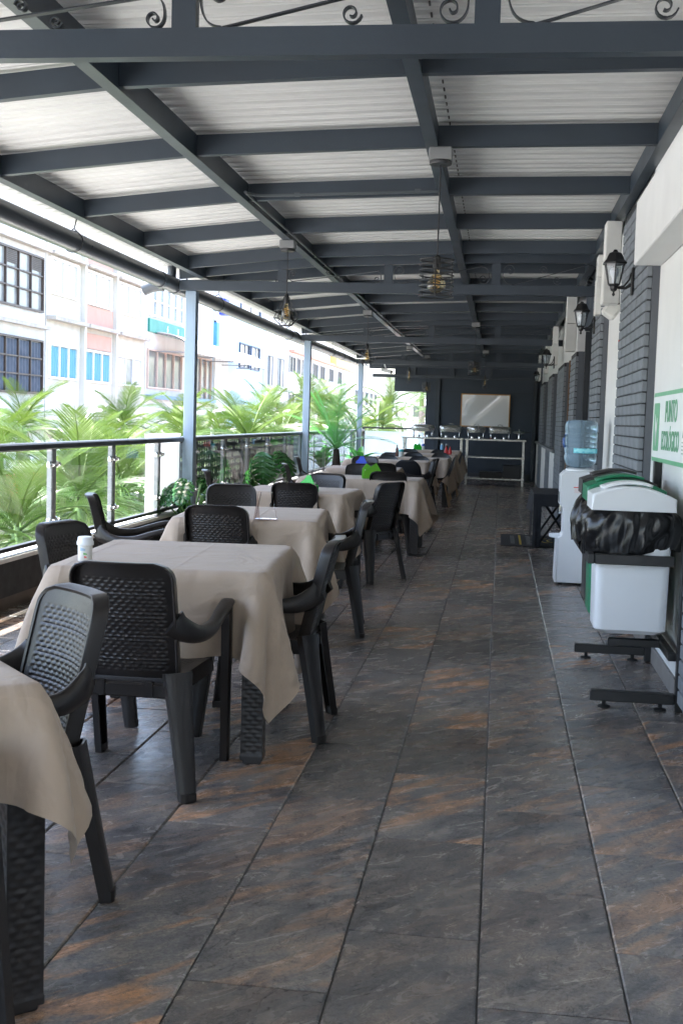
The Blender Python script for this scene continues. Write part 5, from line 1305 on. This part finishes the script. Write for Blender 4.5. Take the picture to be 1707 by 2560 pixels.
for y in range(129, 178, 5): win(B7, y, y+2.6, 3.0, 4.6, 2, 1, GRF, DPANE)
t = thing('end_building', 'distant white building across the end of the street', 'building', (-4, 190, GZ)); t['yc'] = 0
part('wall', PALEW, t, ((-40, 0, .01), (60, 10, 11.5)))
for k in range(12): part('window', DPANE, t, ((-30+k*5, -.06, 6.5), (-27.5+k*5, -.004, 8.3)))
t = thing('neighbour_building', 'white neighbour building with pink eave beyond the end wall', 'building', (3.3, 46, GZ)); t['yc'] = 46
part('wall', PALEW, t, ((-3.5, -12, .01), (6, 40, 9)))
part('eave', mat('pink_eave', (.62, .40, .34), .8), t, ((-5.0, -11.5, 7.1), (-3.502, 40, 7.25)))
# ground floor shopfronts
SHADE = mat('shop_interior', (.16, .15, .14), .8, var=.3, scale=1.5)
def shop(y0, y1, lab, sign_m, txt=None, tm=None):
    yc = (y0+y1)/2; t = thing('shopfront', lab, 'shopfront', (FX+.3, yc, GZ)); t['yc'] = yc
    part('opening', SHADE, t, ((.0, y0-yc, .01), (.04, y1-yc, 2.9))); s_ = part('sign_board', sign_m, t, ((.0, y0-yc, 3.0), (.35, y1-yc, 3.75)))
    for y in (y0, y1): part('pier', PALEW, t, ((.05, y-yc-.15, .01), (.4, y-yc+.15, 2.98)))
    if txt:
        me = text_mesh(txt, .6, .006); me.materials.append(tm); o = link('lettering', me, s_, (.36, 0, 3.37)); o.rotation_euler = Matrix(((0, 0, 1), (1, 0, 0), (0, 1, 0))).to_euler()
REDS = mat('red_sign', (.62, .03, .04), .5); YELS = mat('yellow_sign', (.75, .48, .02), .5)
shop(30.2, 34.8, 'shopfront with yellow sign board below the brown windows', YELS)
shop(35.4, 39.6, 'shopfront with red LE sign behind the hanging palm fronds', REDS, 'LE', PLWHITE)
t = thing('arched_shopfront', 'grey arched shop entrance with two upright red todo signs', 'shopfront', (FX+.35, 44.6, GZ)); t['yc'] = 44.6
ARC = mat('grey_arch_wall', (.26, .24, .22), .8, var=.1)
MB().prism([(-3.6, .01), (3.6, .01)]+[(3.6*math.cos(a), 1.6+2.5*math.sin(a)) for a in np.linspace(0, PI, 20)], 0, .0, .12).build('arch_wall', ARC, t)
MB().tube([(.2, -3.7, .01), (.2, -3.7, 1.6)]+[(.2, -3.7*math.cos(a), 1.6+2.6*math.sin(a)) for a in np.linspace(.05, PI-.05, 20)]+[(.2, 3.7, .01)], .12, 6).build('arch_trim', PALEW, t)
for y in (-2.9, -.3):
    s_ = part('sign', REDS, t, ((.15, y-.42, .25), (.35, y+.42, 2.55)), bev=.03)
    me = text_mesh('todo', .78, .006); me.materials.append(PLWHITE); o = link('lettering', me, s_, (.36, y, 1.35)); o.rotation_euler = (Matrix(((0, 0, 1), (1, 0, 0), (0, 1, 0))) @ Matrix.Rotation(R(90), 3, 'Z')).to_euler()
shop(48.7, 51.4, 'small white shopfront right of the arched entrance', PALEW)
shop(52.3, 57.7, 'shopfront with dark display under the glazed windows', mat('dark_sign', (.08, .09, .12), .5))
shop(59, 64, 'orange fronted shop right of the first column', mat('orange_sign', (.65, .22, .04), .5)); shop(66, 72, 'blue fronted shop below the pale blue building', mat('blue_sign', (.05, .18, .5), .5)); shop(74, 81, 'red fronted shop far down the street', REDS)
shop(84, 92, 'white fronted shop far down the street', PALEW); shop(96, 108, 'orange-red fronted shop at the far end', mat('orange_sign', (.65, .22, .04), .5))
# white awnings over the ground floor shops
for y0, y1, lab in ((28.6, 35, 'white curved shop awning behind the leftmost palm'), (36, 43, 'white shop awning behind the second palm'), (47, 54, 'white shop awning left of the arched canopy building'), (66, 78, 'long white shop awning under the pale blue building')):
    t = thing('shop_awning', lab, 'awning', (FX+.7, (y0+y1)/2, -.4), group='white awnings over the shops')
    b = MB(); L_ = y1-y0; b.grid(lambda u, v: (1.5*v, -L_/2+L_*u, .75*math.cos(v*PI/2)), 12, 8); o = b.build('canvas', AW, t, smooth=True); md = o.modifiers.new('t', 'SOLIDIFY'); md.thickness = .02
    b = MB(); b.tube([(0, -L_/2, 0), (1.5, -L_/2, 0), (1.5, L_/2, 0), (0, L_/2, 0)], .03, 6); b.build('frame', GRF, t)
# ---------------------------------------------------------------- palms
PALM = mat('street_palm_leaf', (.022, .068, .006), .42, col2=(.072, .128, .016), scale=2.5, trans=.2, spec=.5)
PALM2 = mat('street_palm_leaf_young', (.046, .105, .008), .42, col2=(.115, .170, .022), scale=2.5, trans=.25, spec=.5)
TRK = mat('palm_trunk', (.30, .27, .23), .85, var=.25, scale=5, bump=.4, bscale=14)
SHF = mat('palm_crownshaft', (.16, .26, .08), .45, var=.15)
FR_ = [frond_mesh(1.0, 66, .0092, .36, dr, PALM if i % 3 else PALM2, hang=hg, vee=.45, seed=40+i, r0=.016, seg=3) for i, (dr, hg) in enumerate(((.6, .45), (1.0, .6), (1.25, .7), (1.4, .8), (1.5, .9), (1.2, .9)))]
def palm(x, y, zc, s, lab, nf=15, lean=.3, seed=0, young=0):
    r = np.random.default_rng(seed); t = thing('palm_tree', lab, 'palm tree', (x, y, GZ), group='palm trees along the street'); H = zc-GZ
    lx, ly = r.uniform(-lean, lean, 2)
    b = MB(); n = 14; pts = [(lx*(q/n)**2, ly*(q/n)**2, H*q/n) for q in range(n+1)]
    b.tube([(p[0], p[1], max(.01, p[2])) for p in pts], [.16*s**.5*(1.25-.35*q/n)+(.012 if q % 2 else 0) for q in range(n+1)], 10); b.build('trunk', TRK, t, smooth=60)
    MB().tube([(lx, ly, H-.02), (lx, ly, H+.35*s), (lx, ly, H+.62*s)], [.13*s**.5, .10*s**.5, .04], 9).build('crownshaft', SHF, t, smooth=True)
    for i in range(nf):
        q = i/(nf-1); el = 72-88*q**.8+r.uniform(-6, 6); k = min(4, int(q*5))
        place_frond(t, FR_[k if q < .9 else 5], H+.55*s-.12*q*s, i*2.4+seed+r.uniform(-.25, .25), el, s*r.uniform(.9, 1.12), r.uniform(-.3, .3), lx, ly)
    return t
P_ = [(-12, 29.3, .27, 1.4, 'street palm in front of the brown-framed windows'), (-12, 35.9, .25, 1.4, 'street palm in front of the blue curtained building'),
      (-12, 42.8, .3, 1.5, 'street palm left of the first column, before the glazed building'), (-5.9, 27.5, -.05, 1.5, 'big feathery palm right of the first column, just above the rail'),
      (-8.2, 49, 1.1, 1.6, 'palm just left of the second column'), (-7.2, 51.5, .9, 1.7, 'palm crown between second and third column, high'),
      (-6.2, 14.2, -.95, 1.5, 'palm at the left edge with fronds hanging behind the glass'), (-6.6, 17.4, -.85, 1.6, 'palm with long fronds arching behind the first glass panels'),
      (-6.8, 21.4, -.85, 1.5, 'palm behind the glass left of the white panel'), (-9.5, 21.5, -.15, 1.4, 'palm crown cut by the left edge above the rail'),
      (-7.4, 27.6, -.65, 1.5, 'low yellowish palm just left of the first column'), (-6.4, 33.5, -.1, 1.5, 'palm between the big feathery palm and the second column'),
      (-5.2, 43, -.2, 1.6, 'low palm with golden fronds right of the third column'), (-6.2, 66, 1.2, 1.9, 'far palm crown right of the third column'),
      (-4.6, 74, 2.0, 1.9, 'far palm with visible trunk beside the end wall'), (-5.4, 82, 2.4, 2.0, 'farther palm with visible trunk'),
      (-9.5, 62, 1.1, 1.8, 'far palm in front of the pale blue building'), (-5.8, 38.5, -.4, 1.5, 'low palm behind the potted palm'), (-10.5, 55, .5, 1.7, 'palm below the arched awning'),
      (-3.9, 92, 2.4, 2.0, 'palm trunk seen through the wall opening'), (-3.2, 64, .8, 1.6, 'palm seen through the wall opening, left'), (-3.4, 100, 3.2, 2.1, 'tall far palm seen through the wall opening'),
      (-8.6, 34.5, -.35, 1.5, 'palm behind the street lamp near the first column'), (-9.0, 40.5, .1, 1.6, 'palm right of the first column in the middle distance'), (-5.6, 56, .1, 1.7, 'mid-distance palm left of the third column'),
      (-9.8, 26.0, -.5, 1.4, 'low palm between the two leftmost street palms'), (-11.0, 32.5, -.3, 1.4, 'low palm filling the gap behind the first street lamp'),
      (-8.0, 24.0, -.6, 1.45, 'palm seen through the second glass panel from the white panel'), (-10.8, 38.5, .1, 1.45, 'palm below the left end of the glazed building'), (-7.0, 30.5, -.5, 1.4, 'bushy low palm right behind the first column'),
      (-9.2, 46.0, .5, 1.6, 'palm in front of the pale blue building'), (-6.6, 46.5, .2, 1.6, 'palm left of the second column, lower crown'), (-5.0, 50.5, .2, 1.6, 'palm behind the third column')]
for i, a in enumerate(P_): palm(*a[:4], a[4], nf=21 if a[1] < 45 else 15, seed=i+3)
# ---------------------------------------------------------------- street lamps
def lamp(x, y, z, lab):
    t = thing('street_lamp', lab, 'street lamp', (x, y, GZ), group='white street lamps'); H = z-GZ
    MB().tube([(0, 0, .01), (0, 0, H-.5), (0, .06, H-.25), (.0, .3, H-.02)], [.07, .05, .045, .035], 8).build('pole', PALEW, t, smooth=40)
    MB().tube([(.0, .28, H-.03), (.0, .5, H+.02), (0, .95, H+.06), (0, 1.1, H+.05)], 1, 10, flat=(.10, .045)).build('lamp_head', PALEW, t, smooth=50)
lamp(-10.6, 29.2, 1.35, 'white street lamp head between the first two palms'); lamp(-7.8, 31.5, 1.45, 'white street lamp just right of the first column'); lamp(-7.5, 40.5, 1.55, 'white street lamp left of the second column'); lamp(-5.2, 50, 2.2, 'white street lamp right of the third column')
# ---------------------------------------------------------------- parasols and people in the street
def parasol(x, y, z, r_, m, lab):
    t = thing('parasol', lab, 'parasol', (x, y, GZ), group='parasols in the street'); H = z-GZ; n = 8
    MB().tube([(0, 0, .01), (0, 0, H+.05)], .03, 6).build('pole', PALEW, t)
    b = MB(); b.loft([[(q*r_*math.cos(2*PI*k/n), q*r_*math.sin(2*PI*k/n), H+zz-(.03 if k % 2 and q > .5 else 0)) for k in range(n)] for q, zz in ((1, -.55), (.66, -.22), (.33, -.05), (.02, .05))], cap=False)
    o = b.build('canopy', m, t); md = o.modifiers.new('t', 'SOLIDIFY'); md.thickness = .01
CRED, CORG, CGRN, CBLU, CWHT = mat('parasol_red', (.6, .05, .05), .7), mat('parasol_orange', (.7, .24, .05), .7), mat('parasol_green', (.05, .32, .14), .7), mat('parasol_blue', (.05, .12, .5), .7), mat('parasol_white', (.75, .74, .72), .7)
parasol(-7.6, 62, -1.6, 1.5, CORG, 'orange parasol behind the potted palm'); parasol(-4.9, 60, -1.5, 1.5, CORG, 'orange parasol right of the third column'); parasol(-4.6, 70, -1.4, 1.4, CGRN, 'green parasol in the street crowd')
parasol(-4.3, 73, -1.6, 1.5, CBLU, 'blue parasol beside the green one'); parasol(-5.2, 84, -.9, 2.6, CWHT, 'large white parasol in the far street'); parasol(-3.4, 96, -.8, 2.4, CRED, 'red parasol in the far street'); parasol(-9.6, 44, -1.2, 1.4, CRED, 'red parasol among the palms right of the first column')
parasol(-6.6, 90, -.8, 2.4, CWHT, 'white parasol beyond the orange one'); parasol(-7.4, 58, -2.0, 1.3, CBLU, 'bright blue parasol just right of the third column')
SKIN = mat('skin', (.36, .22, .15), .6)
def person(x, y, rz, top, bot, lab, stride=.16, hair=(.02, .015, .012)):
    t = thing('person', lab, 'person', (x, y, GZ), R(rz), 'people walking in the street')
    b = MB(); E = lambda cx, cy, z, rx, ry, n=14: [(cx+rx*math.cos(2*PI*k/n), cy+ry*math.sin(2*PI*k/n), z) for k in range(n)]
    verts = [(0, 0, .95), (0, 0, 1.15), (0, .0, 1.36), (0, 0, 1.47), (0, .01, 1.58), (0, .015, 1.68), (.09, stride*.3, .90), (.10, stride*.6, .50), (.10, stride*.5, .09), (.10, stride*.5+.13, .04), (-.09, -stride*.2, .90), (-.10, -stride*.3, .50), (-.10, -stride, .10), (-.10, -stride+.13, .04),
             (.19, 0, 1.40), (.24, -.04, 1.13), (.22, .08, .88), (.22, .11, .80), (-.19, 0, 1.40), (-.24, .02, 1.13), (-.22, -.02, .88), (-.22, .0, .79)]
    rad = [.14, .135, .15, .055, .085, .08, .085, .058, .042, .035, .085, .058, .042, .035, .055, .042, .032, .030, .055, .042, .032, .030]
    ed = [(0, 1), (1, 2), (2, 3), (3, 4), (4, 5), (0, 6), (6, 7), (7, 8), (8, 9), (0, 10), (10, 11), (11, 12), (12, 13), (2, 14), (14, 15), (15, 16), (16, 17), (2, 18), (18, 19), (19, 20), (20, 21)]
    me = bpy.data.meshes.new('body'); me.from_pydata(verts, ed, []); o = link('body', me, t)
    md = o.modifiers.new('skin', 'SKIN'); 
    for v, r_ in zip(me.skin_vertices[0].data if me.skin_vertices else [], rad): v.radius = (r_, r_*.8)
    md2 = o.modifiers.new('sub', 'SUBSURF'); md2.levels = md2.render_levels = 1
    me.materials.append(SKIN)
    # clothes as their own shells
    b = MB(); b.loft([E(0, 0, 1.46, .08, .06), E(0, 0, 1.40, .20, .11), E(0, 0, 1.2, .19, .13), E(0, 0, 1.0, .18, .13), E(0, 0, .92, .19, .135)], cap=False); 
    for s in (-1, 1): b.tube([(s*.17, 0, 1.39), (s*.235, -.01, 1.20)], [.075, .062], 8)
    b.build('shirt', top, t, smooth=True)
    b = MB(); b.loft([E(0, 0, .98, .165, .12), E(0, 0, .88, .175, .125), E(0, 0, .80, .16, .12)])
    b.tube([(.09, stride*.2, .84), (.10, stride*.6, .50), (.10, stride*.5, .09)], [.10, .078, .062], 10); b.tube([(-.09, -stride*.1, .84), (-.10, -stride*.3, .50), (-.10, -stride, .10)], [.10, .078, .062], 10)
    b.build('trousers', bot, t, smooth=True)
    b = MB(); b.lathe([(.0, 1.775), (.06, 1.765), (.092, 1.72), (.095, 1.66), (.07, 1.60)], (0, -.012, 0), 12, cap=False); b.build('hair', mat('dark_hair', hair, .6), t, smooth=True)
JEAN = mat('blue_jeans', (.07, .16, .30), .8, var=.2, scale=9); WSH = mat('white_shirt', (.75, .74, .72), .8); DRK = mat('dark_trousers', (.03, .03, .04), .8); RSH = mat('red_shirt', (.6, .04, .04), .8); BSH = mat('blue_shirt', (.05, .15, .5), .8); GSH = mat('green_shirt', (.1, .4, .3), .8); PSH = mat('pink_shirt', (.7, .3, .35), .8)
person(-9.6, 22.6, 160, WSH, JEAN, 'person in white shirt and blue jeans below the railing at the left')
for i, (x, y, tp, bt_, lb) in enumerate(((-4.0, 66, RSH, DRK, 'person in red shirt in the far street'), (-3.5, 69, WSH, JEAN, 'person in white shirt and jeans in the far street'), (-4.4, 77, BSH, DRK, 'person in blue shirt and dark trousers in the far street'), (-3.2, 74, GSH, JEAN, 'person in green shirt in the far street'),
        (-3.9, 86, PSH, DRK, 'person in pink shirt in the far street'), (-3.0, 82, WSH, DRK, 'person in white shirt and dark trousers in the far street'), (-6.0, 80, RSH, JEAN, 'person in red shirt and jeans in the far street'), (-5.5, 96, BSH, JEAN, 'person in blue shirt and jeans in the far street'))):
    person(x, y, i*77, tp, bt_, lb)
# a few parked stalls with goods seen under the palms
def stall(x, y, m, lab):
    t = thing('market_stall', lab, 'stall', (x, y, GZ), group='market stalls on the street')
    for sx in (-1, 1):
        for sy in (-1, 1): part('pole', PALEW, t, ((sx*1.0-.03, sy*1.2-.03, .01), (sx*1.0+.03, sy*1.2+.03, 2.2)))
    MB().prism([(-1.2, 2.2), (1.2, 2.2), (0, 2.7)], 1, -1.4, 1.4).build('tent_roof', m, t)
    part('counter', mat('stall_counter', (.4, .38, .35), .7), t, ((-.9, -1.1, .01), (.9, 1.1, .9)))
stall(-8.5, 38, CWHT, 'white market stall tent below the palms'); stall(-9.0, 52, CRED, 'red market stall tent below the palms'); stall(-4.2, 88, CWHT, 'white market stall tent far down the street'); stall(-2.6, 79, CRED, 'red market stall tent seen through the opening')
